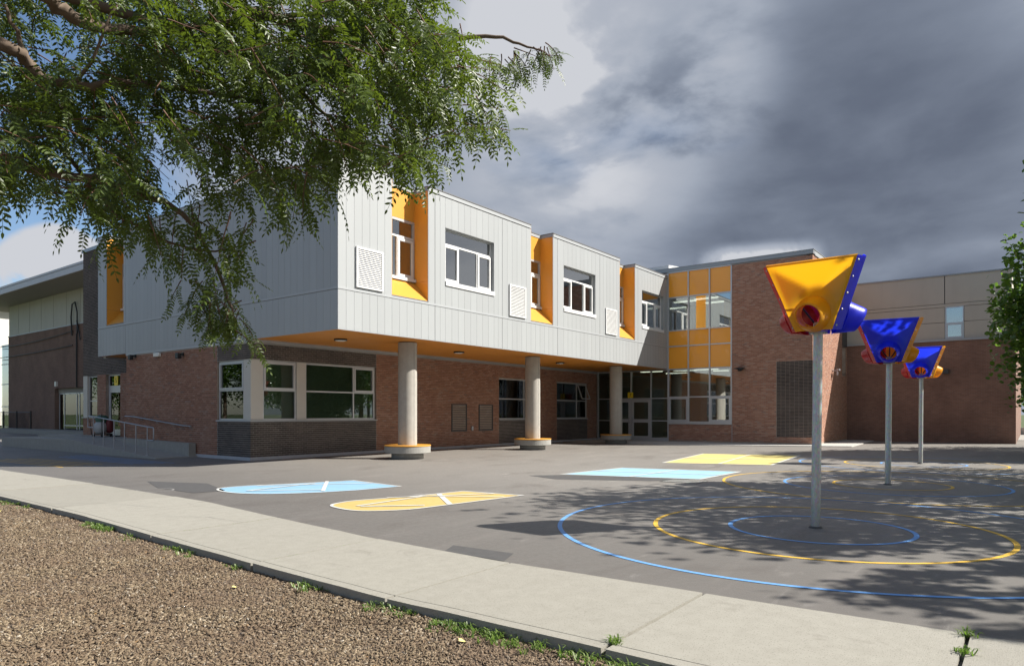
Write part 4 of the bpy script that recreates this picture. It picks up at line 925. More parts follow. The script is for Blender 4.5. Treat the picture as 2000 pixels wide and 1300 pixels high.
# ------------------------------------------------------------------ brick hall at the far right
ha = thing('brick_hall', 'long brown brick hall with taupe panelled upper wall at right', 'school building')
HU = 28.5
quick('brick_wall', ha, lambda q: (q.box(HU, HU + .3, -14.45, EV + .2, 0, 5.08, M['bricky'])))
quick('brick_wall', ha, lambda q: (q.box(HU + .3, 48, -14.45, -14.15, 0, 5.08, M['brickx'])))
quick('ledge_trim', ha, lambda q: q.box(HU - .06, HU + .4, -14.52, EV + .2, 5.08, 5.18, M['trim']), bevel=.005)
for r_ in ((-11.55, EV + .2, 6.97, 8.36), (-14.30, -11.57, 6.97, 8.36), (-11.57, EV + .2, 6.04, 6.78), (-11.57, EV + .2, 5.185, 6.02), (-14.30, -12.38, 6.04, 6.78), (-14.30, -12.38, 5.185, 6.02), (-14.30, EV + .2, 6.80, 6.95)):
    quick('stucco_panel', ha, lambda q: q.box(HU + .10, HU + .16, r_[0] + .008, r_[1] - .008, r_[2], r_[3], M['stucco']), bevel=.004)
quick('panel_backing', ha, lambda q: (q.box(HU + .17, HU + .3, -14.28, EV + .2, 5.18, 8.35, M['joint']), q.box(HU + .3, 48, -14.28, -14.1, 5.08, 8.35, M['stucco'])))
quick('coping', ha, lambda q: q.box(HU + .05, HU + .5, -14.34, EV + .2, 8.36, 8.43, M['fascia']))
quick('roof', ha, lambda q: q.box(HU + .3, 48, -14.2, EV + .5, 8.2, 8.35, M['cap']))
frame_window(ha, lambda a, d, z: (HU + .1 + d, a, z), -12.37, -11.58, 5.19, 6.80, [], [5.98], {(0, 0)}, d=.0, mat='alu', blindm='blindl', glass='glass', bd=.05)
t = thing('wall_light', 'small dark wall light on the shaded brown brick hall', 'wall light', (HU, -11.62, 3.56))
quick('lamp_head', t, lambda q: q.box(-.2, 0, -.13, .13, -.12, .1, M['louv']), bevel=.02)

# ------------------------------------------------------------------ gym at the far left
gy = thing('gym_hall', 'dark brown brick gym with deep grey roof overhang at far left', 'school building')
GU = 8.0
quick('brick_wall', gy, lambda q: (q.box(GU, GU + .3, 42.7, 52.4, .1, 7.75, M['gymbrick']), q.box(GU, GU + .3, 22, 42.7, 3.3, 7.75, M['gymbrick']), q.box(GU, GU + .3, 22, 36.5, .1, 3.3, M['gymbrick'])))
quick('upper_siding', gy, lambda q: q.box(GU + .04, GU + .3, 22, 52.4, 7.82, 10.25, M['gymwall']))
quick('ledge_trim', gy, lambda q: q.box(GU - .04, GU + .3, 22, 52.45, 7.75, 7.82, M['trim']))
for k in range(9): quick('siding_seam', gy, lambda q: q.box(GU + .03, GU + .042, 50.2 - k * 2.4, 50.22 - k * 2.4, 7.83, 10.24, M['gymsoffit']))
quick('roof', gy, lambda q: (q.box(5.62, 22, 22, 56, 10.26, 10.3, M['gymsoffit']), q.box(5.6, 22, 22, 56, 10.3, 10.75, M['gymfascia'])))
quick('fascia', gy, lambda q: (q.box(5.52, 5.6, 22, 56, 10.25, 10.62, M['gymfascia']), q.box(5.49, 5.6, 22, 56, 10.64, 10.78, M['gymfascia'])))
gw = quick('shopfront', gy, lambda q: ([q.box(GU + .25, GU + .33, v, v + .08, .3, 2.95, M['alu']) for v in (42.5, 41.55, 39.35, 38.9, 36.6)], q.box(GU + .25, GU + .33, 36.5, 42.6, 2.87, 2.95, M['alu']), q.box(GU + .25, GU + .33, 36.5, 41.55, .55, .62, M['alu']), q.box(GU + .25, GU + .33, 36.5, 42.7, 2.95, 3.3, M['gymsoffit'])))
for a, b in ((41.63, 42.5), (39.43, 41.55), (38.98, 39.35), (36.68, 38.9)): quick('pane', gw, lambda q: q.box(GU + .28, GU + .29, a, b, .3, 2.87, M['glassd']))
quick('interior', gw, lambda q: (q.box(GU + 1.2, GU + 1.3, 36.0, 41.0, .7, 1.9, M['bluewin']), q.box(GU + 4, GU + 4.1, 36, 43, 0, 3.2, M['room']), q.box(GU + .3, GU + 4, 36, 43, .1, .3, M['roomd'])))
quick('conduit', gy, lambda q: (q.tube([(GU - .08, 38.55, 7.1), (GU - .08, 38.55, 3.3)], .05, M['black'], 8), q.tube([(GU - .08, 38.45, 7.1), (GU - .1, 38.4, 8.6), (GU - .12, 38.7, 9.3), (GU - .12, 39.2, 9.2), (GU - .1, 39.45, 8.3), (GU - .1, 39.3, 7.0)], .05, M['black'], 8), q.tube([(GU - .1, 38.5, 8.0), (GU - .1, 38.0, 7.0), (GU - .1, 37.9, 6.6)], .04, M['black'], 6)))
quick('gym_plinth', gy, lambda q: q.box(6.2, GU, 22, 52.4, -.05, .28, M['conc2']))
t = thing('wall_light', 'small pale wall light above the gym glass door', 'wall light', (GU, 42.2, 3.7)); quick('housing', t, lambda q: q.box(-.15, 0, -.12, .12, -.25, .1, M['lens']))
for z, dz, lab in ((7.3, .15, 'upper sagging service cable running to the gym wall'), (6.3, 0, 'lower service cable running to the gym wall')):
    q = MB(); pts = [(GU - .1 + (x_) * 0, 39.2 + s_ * 22, z - .35 * math.sin(math.pi * s_) * (1 if dz else .4) + (.0 if dz else -.1) * s_) for s_ in np.linspace(0, 1, 14) for x_ in (0,)]
    q.tube(pts, .03, M['black'], 5); tag(q.build('service_cable'), lab, 'cable')
quick('glazed_link', gy, lambda q: ([q.box(GU + .4, GU + .5, 52.5, 55.5, z, z + .08, M['alu']) for z in (.3, 2.0, 3.9, 5.6, 7.2)], q.box(GU + .45, GU + .46, 52.5, 55.5, .3, 7.3, M['glass'])))
fe = thing('chain_link_fence', 'low dark chain link fence beside the gym', 'fence')
for v in (46.2, 49.2, 52.2):
    q = MB(); q.tube([(7.6, v, 0), (7.6, v, 1.65)], .06, M['black'], 8); q.build('post', fe)
q = MB(); q.tube([(7.6, 46.2, 1.55), (7.6, 56, 1.55)], .03, M['black'], 6); q.build('top_rail', fe)
q = MB()
for k in range(70):
    y = 46.2 + k * .14; q.tube([(7.6, y, .05), (7.6, min(y + 1.45, 56), 1.5)], .004, M['black'], 3, False); q.tube([(7.6, y, 1.5), (7.6, min(y + 1.45, 56), .05)], .004, M['black'], 3, False)
q.build('wire_mesh', fe, 'stuff')
hs = thing('white_house', 'pale house with a brown roof beyond the gym at the left edge', 'house', (14, 90, 0))
quick('wall', hs, lambda q: q.box(0, 10, -6, 12, 0, 14, M['house'])); quick('roof', hs, lambda q: q.add([(-1, -7, 14), (11, -7, 14), (11, 13, 14), (-1, 13, 14), (5, -7, 18), (5, 13, 18)], [(0, 3, 5, 4), (1, 4, 5, 2), (0, 4, 1), (3, 2, 5)], M['roofb']))
for z in (3, 7.5, 11.2):
    for y in (-3, 2, 7): quick('window', hs, lambda q: q.box(-.06, .02, y, y + 1.4, z, z + 1.8, M['glass']))

# ------------------------------------------------------------------ funnel ball goals
def panel_mesh(col, s=1.07, bt=.44, h=.86):
    """panel in local frame: x across, -y outward, z up from the bottom; tilted outward at the top by the caller"""
    q = MB(); NX, NZ = 26, 22; vs = []; idx = {}
    hc = Vector((0, .20)); rr = .155
    for j in range(NZ + 1):
        z = h * j / NZ; w = bt + (s - bt) * j / NZ
        for i in range(NX + 1):
            x = (i / NX - .5) * w
            u = (i / NX - .5) * 2
            # dished face: inset from the edges to a central keel
            e = min((1 - abs(u)) * w * .5, (h - z), z + .22)
            d = .0 if e < .035 else min(.17, (e - .035) * .62)
            rho = math.hypot(x - hc.x, (z - hc.y))
            bulge = .20 * math.exp(-(rho / .26) ** 4) if rho < .4 else 0
            y = d * (1 - min(1, bulge * 4)) - bulge * .35
            idx[(i, j)] = len(vs); vs.append((x, y, z))
    fs = []
    for j in range(NZ):
        for i in range(NX):
            c = [vs[idx[k]] for k in ((i, j), (i + 1, j), (i + 1, j + 1), (i, j + 1))]
            mx = sum(p[0] for p in c) / 4; mz = sum(p[2] for p in c) / 4
            if math.hypot(mx - hc.x, mz - hc.y) < rr * .98: continue
            fs.append((idx[(i, j)], idx[(i + 1, j)], idx[(i + 1, j + 1)], idx[(i, j + 1)]))
    q.add(vs, fs, col, True)
    q.add([(-s / 2, 0, h), (s / 2, 0, h), (s / 2, .035, h + .012), (-s / 2, .035, h + .012)], [(0, 1, 2, 3)], col)
    return q.mesh('funnel_panel')
def tube_mesh(col):
    q = MB(); hc = (0, .20); seg = 36; vs = []; fs = []
    prof = [(.225, .02), (.215, -.04), (.19, -.12), (.168, -.20), (.155, -.25), (.148, -.255), (.143, -.25), (.150, -.10), (.158, .08)]
    for r_, y in prof:
        for k in range(seg):
            a = 2 * math.pi * k / seg; vs.append((hc[0] + r_ * math.cos(a), y - .24 * r_ * math.sin(a) * min(1, max(0, -y) / .22), hc[1] + r_ * math.sin(a)))
    for i in range(len(prof) - 1):
        for k in range(seg): fs.append((i * seg + k, i * seg + (k + 1) % seg, (i + 1) * seg + (k + 1) % seg, (i + 1) * seg + k))
    q.add(vs, fs, col, True); return q.mesh('funnel_spout')
PM = {c: (panel_mesh(M[c]), tube_mesh(M[c])) for c in ('yellow', 'blue', 'redp')}
def camdir(deg):   # azimuth in the horizontal view frame (0 = to the right, 90 = away)
    a = R(deg); return RGT * math.cos(a) + FWD * math.sin(a)
def funnel(lab, loc, faces, tiltxy, strips, zb=2.50):
    t = thing('funnel_goal', lab, 'funnel ball post', (loc[0], loc[1], 0), 0, 'funnel ball posts in the playground')
    q = MB(); q.tube([(0, 0, 0), (tiltxy[0] * .5, tiltxy[1] * .5, 1.3), (tiltxy[0], tiltxy[1], zb + .12)], .057, M['galv'], 20); q.build('pole', t)
    q = MB(); q.lathe([(.058, .025), (.075, .02), (.085, 0)], M['patch'], seg=18); q.build('pole_collar', t)
    top = Vector((tiltxy[0], tiltxy[1], zb))
    s, bt, h = 1.07, .44, .86
    rt = s / (2 * math.sqrt(3)); rb = bt / (2 * math.sqrt(3)); tilt = math.asin(min(.9, (rt - rb) / h))
    edges = []
    for c, deg in faces:
        n = camdir(deg); xa = Vector((-n.y, n.x, 0)) * 1.0   # local x
        # local axes: x across, y inward, z up along the slope
        zax = (Vector((0, 0, 1)) * math.cos(tilt) + n * math.sin(tilt)); yax = (-n * math.cos(tilt) + Vector((0, 0, 1)) * math.sin(tilt)); xax = yax.cross(zax)
        p = top + n * (rb + .085)
        mt = Matrix(((xax.x, yax.x, zax.x, p.x), (xax.y, yax.y, zax.y, p.y), (xax.z, yax.z, zax.z, p.z), (0, 0, 0, 1)))
        po = linkmesh('funnel_panel', PM[c][0], t, mt); po['label'] = {'yellow': 'yellow dished panel', 'blue': 'blue dished panel', 'redp': 'red dished panel'}[c]
        so = linkmesh('spout', PM[c][1], po)
        tv = camdir(deg + 90); sg = 1 if xax.dot(tv) > 0 else -1
        W_ = lambda x, z, mt=mt: mt @ Vector((x, 0, z))
        edges.append((W_(sg * bt / 2, 0), W_(sg * s / 2, h), W_(-sg * bt / 2, 0), W_(-sg * s / 2, h)))
    for k in range(3):
        c = strips[k]; A, B = edges[k], edges[(k + 1) % 3]; q = MB(); o_ = camdir(faces[k][1] + 60)
        a0, a1, b1, b0 = A[0], A[1], B[3], B[2]
        q.add([tuple(v) for v in (a0, a1, b1, b0, a0 - o_ * .03, a1 - o_ * .03, b1 - o_ * .03, b0 - o_ * .03)], [(0, 1, 2, 3), (7, 6, 5, 4), (0, 4, 5, 1), (2, 6, 7, 3), (1, 5, 6, 2)], M[c]); q.build('corner_flange', t)
        for i in range(5):
            f_ = .06 + .88 * i / 4; p = a0.lerp(a1, f_).lerp(b0.lerp(b1, f_), .25 if c == faces[(k + 1) % 3][0] else .75)
            q = MB(); q.lathe([(0, .0), (.013, 0), (.014, .006), (0, .012)], M['galv'], seg=8)
            linkmesh('bolt', q.mesh('bolt'), t, Matrix.Translation(p) @ o_.to_track_quat('Z', 'X').to_matrix().to_4x4())
    q = MB()
    for k in range(3):
        a = camdir(faces[k][1] + 60); q.tube([tuple(top + Vector((0, 0, .05))), tuple(top + a * .5 + Vector((0, 0, .72)))], .012, M['black'], 6)
        a2 = camdir(faces[(k + 1) % 3][1] + 60); q.tube([tuple(top + a * .32 + Vector((0, 0, .45))), tuple(top + a2 * .32 + Vector((0, 0, .45)))], .009, M['black'], 6)
    q.build('inner_frame', t)
    q = MB(); q.lathe([(.11, -.02), (.11, .015), (.0, .02)], M['galv'], tuple(top), 20); q.build('mount_plate', t)
    return t
funnel('nearest funnel ball post with the yellow panel facing the sidewalk', POLES[0], [('yellow', -128), ('blue', -8), ('redp', 112)], RGT * .035, ('blue', 'blue', 'redp'))
funnel('middle funnel ball post with a blue panel in front and red and yellow sides', POLES[1], [('blue', -121), ('yellow', -1), ('redp', 119)], RGT * .03, ('yellow', 'yellow', 'redp'))
funnel('farthest funnel ball post, blue panel in front, yellow spout at right', POLES[2], [('blue', -124), ('yellow', -4), ('redp', 116)], RGT * .02, ('yellow', 'yellow', 'redp'))

# ------------------------------------------------------------------ foliage
def at(px, py, Z):   # a point at view depth Z, used to set out the boughs
    return CAM + (RGT * ((px - 1000) / 1338.6) + FWD + Vector((0, 0, 1)) * ((807 - py) / 1338.6)) * Z
def leaf_template(seed, L=.20, pairs=8, droop=.5):
    r2 = random.Random(seed); vs = []; fs = []
    curl = r2.uniform(-.15, .15)
    def rach(t): return Vector((L * t * (1 - .12 * t), L * curl * t * t, -droop * L * t * t * .9))
    def leaflet(p, d, up, ln, w):
        sd = d.cross(up).normalized(); k = len(vs); nrm = up
        fold = nrm * w * .22
        P = [p, p + d * ln * .35 + sd * w * .5 + fold, p + d * ln * .72 + sd * w * .40 + fold, p + d * ln, p + d * ln * .72 - sd * w * .40 + fold, p + d * ln * .35 - sd * w * .5 + fold]
        vs.extend([tuple(x) for x in P]); fs.extend([(k, k + 1, k + 2, k + 3), (k, k + 3, k + 4, k + 5)])
    for i in range(pairs):
        t = .2 + .8 * i / pairs; p = rach(t); tg = (rach(t + .02) - p).normalized(); side = tg.cross(Vector((0, 0, 1))).normalized(); up = side.cross(tg)
        sc = 1 - .35 * abs(t - .55)
        for sg in (-1, 1):
            d = (side * sg * math.cos(R(28)) + tg * math.sin(R(28 + r2.uniform(-8, 8))) - Vector((0, 0, 1)) * r2.uniform(.05, .35)).normalized()
            u2 = (up + side * r2.uniform(-.35, .35) + tg * r2.uniform(-.35, .35)).normalized()
            leaflet(p + tg * r2.uniform(-.003, .003), d, u2, .043 * sc * r2.uniform(.85, 1.1), .0165 * sc)
    tg = (rach(1) - rach(.96)).normalized(); leaflet(rach(1), tg, Vector((0, 0, 1)), .036, .014)
    # rachis strip
    k = len(vs); n = 5
    for i in range(n + 1):
        p = rach(i / n); vs.append(tuple(p + Vector((0, .0011, 0)))); vs.append(tuple(p - Vector((0, .0011, 0))))
    for i in range(n): fs.append((k + 2 * i, k + 2 * i + 1, k + 2 * i + 3, k + 2 * i + 2))
    return np.array(vs), fs
TEMPL = [leaf_template(i, L=rng.uniform(.18, .27), pairs=rng.choice((7, 8, 9)), droop=rng.uniform(.1, .8)) for i in range(8)]
def inpoly(x, y, P):
    c = False; n = len(P); j = n - 1
    for i in range(n):
        if (P[i][1] > y) != (P[j][1] > y) and x < (P[j][0] - P[i][0]) * (y - P[i][1]) / (P[j][1] - P[i][1]) + P[i][0]: c = not c
        j = i
    return c
CAN = [(-60, -40), (850, -40), (835, 50), (900, 90), (950, 110), (965, 150), (940, 200), (955, 240), (985, 270), (940, 285), (905, 300), (860, 285), (845, 330), (790, 335), (740, 310), (690, 325), (640, 350), (600, 370), (580, 420), (560, 450), (550, 490), (500, 520), (470, 540), (430, 560), (400, 590), (370, 570), (320, 570), (280, 530), (235, 490), (180, 450), (150, 420), (110, 385), (60, 350), (0, 355), (-60, 380)]
HOLES = [[(270, 285), (325, 275), (350, 305), (420, 330), (460, 358), (400, 378), (350, 366), (305, 375), (290, 335)], [(548, 190), (612, 200), (600, 262), (560, 250)], [(218, 195), (245, 190), (245, 240), (218, 225)], [(0, 60), (45, 60), (60, 130), (30, 150), (0, 140)], [(100, 40), (160, 60), (150, 120), (110, 100)]]
tree = thing('locust_tree', 'leafy locust tree whose boughs hang over the top left of the view', 'tree', (0, 0, 0))
TB = CAM + RGT * -5.2 + FWD * 2.6
q = MB(); tb = Vector((TB.x, TB.y, -.1))
q.tube([tuple(tb), tuple(tb + Vector((.05, 0, 1.2))), tuple(tb + Vector((.1, .1, 2.4))), tuple(tb + Vector((.2, .15, 4.2))), tuple(tb + Vector((.3, 0, 7)))], [.26, .21, .19, .15, .06], M['bark'], 14); q.build('trunk', tree)
T0 = tb + Vector((.1, .1, 2.5)); T1 = tb + Vector((.2, .15, 4.2))
limbs = [  # (points, start radius, end radius)
    ([T1, at(-250, 20, 4.2), at(0, 85, 4.3), at(45, 115, 4.4), at(80, 148, 4.45), at(150, 166, 4.5), at(240, 163, 4.6), at(330, 170, 4.8), at(430, 185, 5.0), at(520, 200, 5.1)], .06, .012),
    ([T1, at(-120, -160, 4.0), at(70, -20, 4.1), at(110, 12, 4.2), at(165, 42, 4.3), at(240, 60, 4.5), at(330, 58, 4.7), at(450, 45, 4.9), at(560, 30, 5.0), at(700, 25, 5.1)], .07, .012),
    ([T0, at(-200, 190, 4.3), at(0, 190, 4.6), at(60, 205, 4.7), at(110, 203, 4.8), at(140, 250, 4.9), at(165, 300, 5.0)], .04, .008),
    ([T0, at(-100, 300, 4.4), at(60, 330, 4.6), at(180, 350, 4.7), at(262, 377, 4.8), at(320, 395, 4.9), at(370, 430, 5.0), at(400, 480, 5.0), at(440, 560, 5.0), at(455, 625, 5.0), at(462, 660, 5.0)], .05, .005),
    ([T1, at(300, -60, 4.6), at(480, 20, 4.8), at(600, 55, 4.9), at(700, 60, 5.0), at(800, 80, 5.0), at(880, 78, 5.0), at(935, 71, 5.0), at(985, 74, 5.0), at(1030, 90, 5.0), at(1060, 100, 5.0)], .05, .0045),
    ([T1, at(200, 10, 4.6), at(420, 100, 4.9), at(520, 140, 5.0), at(570, 165, 5.0), at(610, 200, 5.1), at(655, 235, 5.1), at(720, 270, 5.1)], .045, .006),
    ([at(60, 205, 4.7), at(150, 330, 4.8), at(230, 420, 4.9), at(330, 470, 5.0), at(420, 490, 5.1), at(500, 470, 5.1)], .02, .005),
    ([at(565, 165, 5.0), at(590, 215, 5.0), at(605, 255, 5.05), at(640, 300, 5.1)], .012, .004),
    ([at(700, 60, 5.0), at(740, 130, 5.0), at(820, 170, 5.0), at(900, 180, 5.0), at(950, 210, 5.0)], .014, .004),
    ([at(150, 166, 4.5), at(190, 90, 4.4), at(230, 10, 4.4)], .015, .006),
    ([at(60, 130, 4.4), at(30, 60, 4.35), at(10, 10, 4.3)], .02, .01)]
for P, r0, r1 in limbs:
    q = MB(); n = len(P); pts = []
    for i in range(n - 1):
        p0, p1, p2, p3 = P[max(i - 1, 0)], P[i], P[i + 1], P[min(i + 2, n - 1)]
        for t_ in (0, .33, .66): pts.append(.5 * ((2 * p1) + (-p0 + p2) * t_ + (2 * p0 - 5 * p1 + 4 * p2 - p3) * t_ * t_ + (-p0 + 3 * p1 - 3 * p2 + p3) * t_ ** 3) + Vector([rng.uniform(-.012, .012) for _ in range(3)]))
    pts.append(P[-1]); m_ = len(pts)
    q.tube(pts, [r0 + (r1 - r0) * (i / (m_ - 1)) ** .7 for i in range(m_)], M['bark'], 8); q.build('branch', tree)
LV = []   # (template index, matrix 3x3, location)
twm = MB()
def twig(p0, d, L, nl, sc=1.0):
    pts = [p0]; d = d.normalized(); n = 6
    for i in range(n):
        d = (d + Vector((rng.uniform(-.15, .15), rng.uniform(-.15, .15), -.06 + rng.uniform(-.10, .10)))).normalized(); pts.append(pts[-1] + d * L / n)
    twm.tube(pts, [.0045 * (1 - .75 * i / n) + .0008 for i in range(n + 1)], M['twig'], 3, False)
    for k in range(nl):
        t = (k + .6) / nl * n; i = min(int(t), n - 1); p = pts[i].lerp(pts[i + 1], t - i); dd = (pts[i + 1] - pts[i]).normalized()
        sd = dd.cross(Vector((0, 0, 1)));
        sd = sd.normalized() if sd.length > .05 else Vector((1, 0, 0)); sg = 1 if k % 2 else -1
        x = (sd * sg * rng.uniform(.5, 1.0) + dd * rng.uniform(.2, .9) + Vector((rng.uniform(-.3, .3), rng.uniform(-.3, .3), rng.uniform(-.7, .35)))).normalized()
        up = (Vector((0, 0, 1)) + Vector((rng.uniform(-.5, .5), rng.uniform(-.5, .5), 0))).normalized()
        y = up.cross(x).normalized(); z = x.cross(y); s_ = sc * rng.uniform(.75, 1.15)
        LV.append((rng.randrange(8), np.array([[x.x, y.x, z.x], [x.y, y.y, z.y], [x.z, y.z, z.z]]) * s_, np.array(p)))
def dens(x, y):
    if x < 210 and y < 190: return .42
    if 560 < x < 900 and 0 < y < 200: return 1.0
    if y > 420: return .36
    if y > 330 and x > 250: return .6
    return .85
cnt = 0
while cnt < 660:
    x, y = rng.uniform(-60, 1000), rng.uniform(-40, 600)
    if not inpoly(x, y, CAN) or rng.random() > dens(x, y) or any(inpoly(x, y, h) for h in HOLES): continue
    Z = rng.gauss(4.9, .45); Z = min(5.9, max(3.9, Z))
    # outward direction from the trunk side, drooping
    d = RGT * rng.uniform(.2, 1.2) + FWD * rng.uniform(-.7, .7) + Vector((0, 0, rng.uniform(-.75, .35)))
    if y > 400: d = RGT * rng.uniform(-.4, .8) + FWD * rng.uniform(-.5, .5) + Vector((0, 0, rng.uniform(-1.1, -.2)))
    L_ = rng.uniform(.20, .38); dn = d.normalized(); c_ = at(x, y - 12, Z) - (dn + Vector((0, 0, -.25))) * L_ * .5
    twig(c_, d, L_, rng.randint(6, 8)); cnt += 1
# the low spray and the far tip sprays
for _ in range(26):
    k = rng.random(); x = 400 + 75 * k + rng.uniform(-38, 38); y = 560 + 95 * k + rng.uniform(-20, 20)
    twig(at(x - 10, y - 25, 5.0 + rng.uniform(-.2, .2)), RGT * rng.uniform(-.7, .8) + Vector((0, 0, rng.uniform(-1, -.1))), rng.uniform(.14, .24), rng.randint(4, 7), .72)
for _ in range(9): twig(at(rng.uniform(1035, 1075), rng.uniform(82, 108), 5.0), RGT * rng.uniform(-.5, .9) + FWD * rng.uniform(-.5, .5) + Vector((0, 0, rng.uniform(-1, .2))), rng.uniform(.1, .18), 4, .6)
for _ in range(9): twig(at(rng.uniform(950, 1005), rng.uniform(92, 118), 5.0), RGT * rng.uniform(-.6, .8) + FWD * rng.uniform(-.5, .5) + Vector((0, 0, rng.uniform(-1, .1))), rng.uniform(.12, .22), 4, .65)
# the canopy carries on above and to the left, outside the view
for _ in range(270):
    x, y = rng.uniform(-900, 700), rng.uniform(-900, -30)
    if rng.random() < .35: x, y = rng.uniform(-900, -60), rng.uniform(-60, 420)
    twig(at(x, y, rng.uniform(3.6, 6.2)), RGT * rng.uniform(-.5, 1) + FWD * rng.uniform(-.8, .8) + Vector((0, 0, rng.uniform(-.6, .3))), rng.uniform(.3, .5), 8, 1.15)
# the 300 leaves that show largest are parts of their own
def depth(l): return float(np.dot(l[2] - np.array(CAM), np.array(FWD)))
def vis(l):
    r_ = Vector(l[2]) - CAM; Z = r_.dot(FWD); x = 1000 + 1338.6 * r_.dot(RGT) / Z; y = 807 - 1338.6 * r_.z / Z
    return 0 < x < 1150 and 0 < y < 720
LV.sort(key=lambda l: (not vis(l), depth(l)))
LMESH = []
for vs, fs in TEMPL:
    me = bpy.data.meshes.new('leaf'); me.from_pydata(vs.tolist(), [], fs); me.materials.append(M['leaf']); me.update(); LMESH.append(me)
for ti, m3, loc in LV[:300]:
    mt = Matrix([[*m3[0], loc[0]], [*m3[1], loc[1]], [*m3[2], loc[2]], [0, 0, 0, 1]]); linkmesh('leaf', LMESH[ti], tree, mt)
def join_instances(name, items, templ, mat, parent, kind='stuff'):
    V = []; F = []; k = 0; FT = [np.array(f) for _, f in templ]
    for ti, m3, loc in items:
        v = templ[ti][0] @ m3.T + loc; V.append(v); F.append(FT[ti] + k); k += len(v)
    V = np.concatenate(V); F = np.concatenate(F)
    me = bpy.data.meshes.new(name); me.vertices.add(len(V)); me.vertices.foreach_set('co', V.astype(np.float32).ravel())
    nf = len(F); n = F.shape[1]; me.loops.add(nf * n); me.loops.foreach_set('vertex_index', F.astype(np.int32).ravel())
    me.polygons.add(nf); me.polygons.foreach_set('loop_start', np.arange(0, nf * n, n, dtype=np.int32)); me.polygons.foreach_set('loop_total', np.full(nf, n, dtype=np.int32))
    me.materials.append(mat); me.update(calc_edges=True)
    o = bpy.data.objects.new(name, me); COL.objects.link(o)
    if parent is not None: o.parent = parent
    if kind: o['kind'] = kind
    return o
join_instances('foliage', LV[300:], TEMPL, M['leaf'], tree)
twm.build('twigs', tree, 'stuff')

# ---- broad-leaved trees at the right and farther off
def leafquad(seed):
    r2 = random.Random(seed); a = 1.0; P = [(0, 0, 0), (.35 * a, .38, .05), (.75 * a, .30, .02), (1.0, 0, -.08), (.72, -.33, .04), (.32, -.40, .06)]
    return np.array([(x + r2.uniform(-.04, .04), y + r2.uniform(-.04, .04), z + r2.uniform(-.05, .05)) for x, y, z in P]), [(0, 1, 2, 3), (0, 3, 4, 5)]
LQ = [leafquad(i) for i in range(6)]
def rot_rand(r2, s):
    a, b_, c = r2.uniform(0, 6.283), r2.gauss(0, .6), r2.gauss(0, .6)
    m = Matrix.Rotation(a, 3, 'Z') @ Matrix.Rotation(b_, 3, 'Y') @ Matrix.Rotation(c, 3, 'X'); return np.array(m) * s
def crown_items(r2, c, rad, n, leaf, nclump=70, fill=.55):
    cl = []
    for _ in range(nclump):
        while True:
            p = np.array([r2.uniform(-1, 1) for _ in range(3)]); d = np.linalg.norm(p)
            if d < 1 and r2.random() < .25 + d: break
        cl.append((p * np.array(rad) * .86, r2.uniform(.14, .30)))
    out = []
    for _ in range(n):
        p, s = cl[r2.randrange(nclump)]; o = np.array([max(-1.7, min(1.7, r2.gauss(0, 1))) for _ in range(3)]) * s * .55 * np.array(rad)
        out.append((r2.randrange(6), rot_rand(r2, leaf * r2.uniform(.7, 1.25)), np.array(c) + p + o))
    return out, cl
def broad_tree(lab, base, h, rad, n, leaf, seed, mat='leaf2', nclump=70, cat='tree', name='broadleaf_tree', group=None, split=0, tr=.22):
    r2 = random.Random(seed); t = thing(name, lab, cat, (base[0], base[1], 0), 0, group)
    c = (0, 0, h - rad[2]); items, cl = crown_items(r2, c, rad, n, leaf, nclump)
    q = MB(); top = h - rad[2] * .6
    q.tube([(0, 0, -.2), (.05, .02, top * .35), (-.05, .08, top * .7), (.05, 0, top)], [tr, tr * .8, tr * .55, tr * .2], M['bark'], 10); q.build('trunk', t)
    for k in range(9):
        p, s = cl[r2.randrange(len(cl))]; z0 = top * r2.uniform(.35, .8)
        q = MB(); a = Vector((0, 0, z0)); e = Vector(c) + Vector(p) * .85
        q.tube([a, a.lerp(e, .5) + Vector((0, 0, -.1)), e], [tr * .35, tr * .2, .02], M['bark'], 6); q.build('branch', t)
    join_instances('crown', items, LQ, M[mat], t)
    return t
G = 'trees along the right side of the playground'
broad_tree('broad-leaved tree at the right edge in front of the brick hall corner', (19.6, -18.0), 9.9, (3.8, 4.3, 4.7), 60000, .19, 3, nclump=150, group=None)
broad_tree('shade tree right of the playground outside the view, near the first funnel post', (4.2, -19.3), 10.0, (4.2, 4.3, 3.6), 17000, .16, 4, nclump=95, group=G)
broad_tree('shade tree right of the playground outside the view, level with the middle funnel post', (10.2, -20.9), 10.5, (4.4, 4.2, 3.9), 16000, .16, 5, nclump=80, group=G)
broad_tree('shade tree right of the playground outside the view, small and closest to the sidewalk', (-.9, -21.4), 8.0, (1.5, 2.2, 2.2), 3000, .16, 6, nclump=24, group=G)
broad_tree('shade tree right of the playground outside the view, level with the brick hall', (25.5, -20.5), 10.0, (4, 3.6, 3.8), 10000, .17, 7, nclump=70, group=G)
far = broad_tree('dark tree behind the end of the brick hall at the right edge', (60, -16.5), 14, (5, 4.6, 6), 16000, .26, 8, 'leaf2', 90)
copytree(far, (70, -13, 0), 1.7, 'second dark tree farther behind the brick hall at the right edge')
fl = broad_tree('green tree beyond the gym at the left edge', (22, 86, 0), 12, (5, 5, 5.5), 9000, .34, 9, 'leaf2', 60)
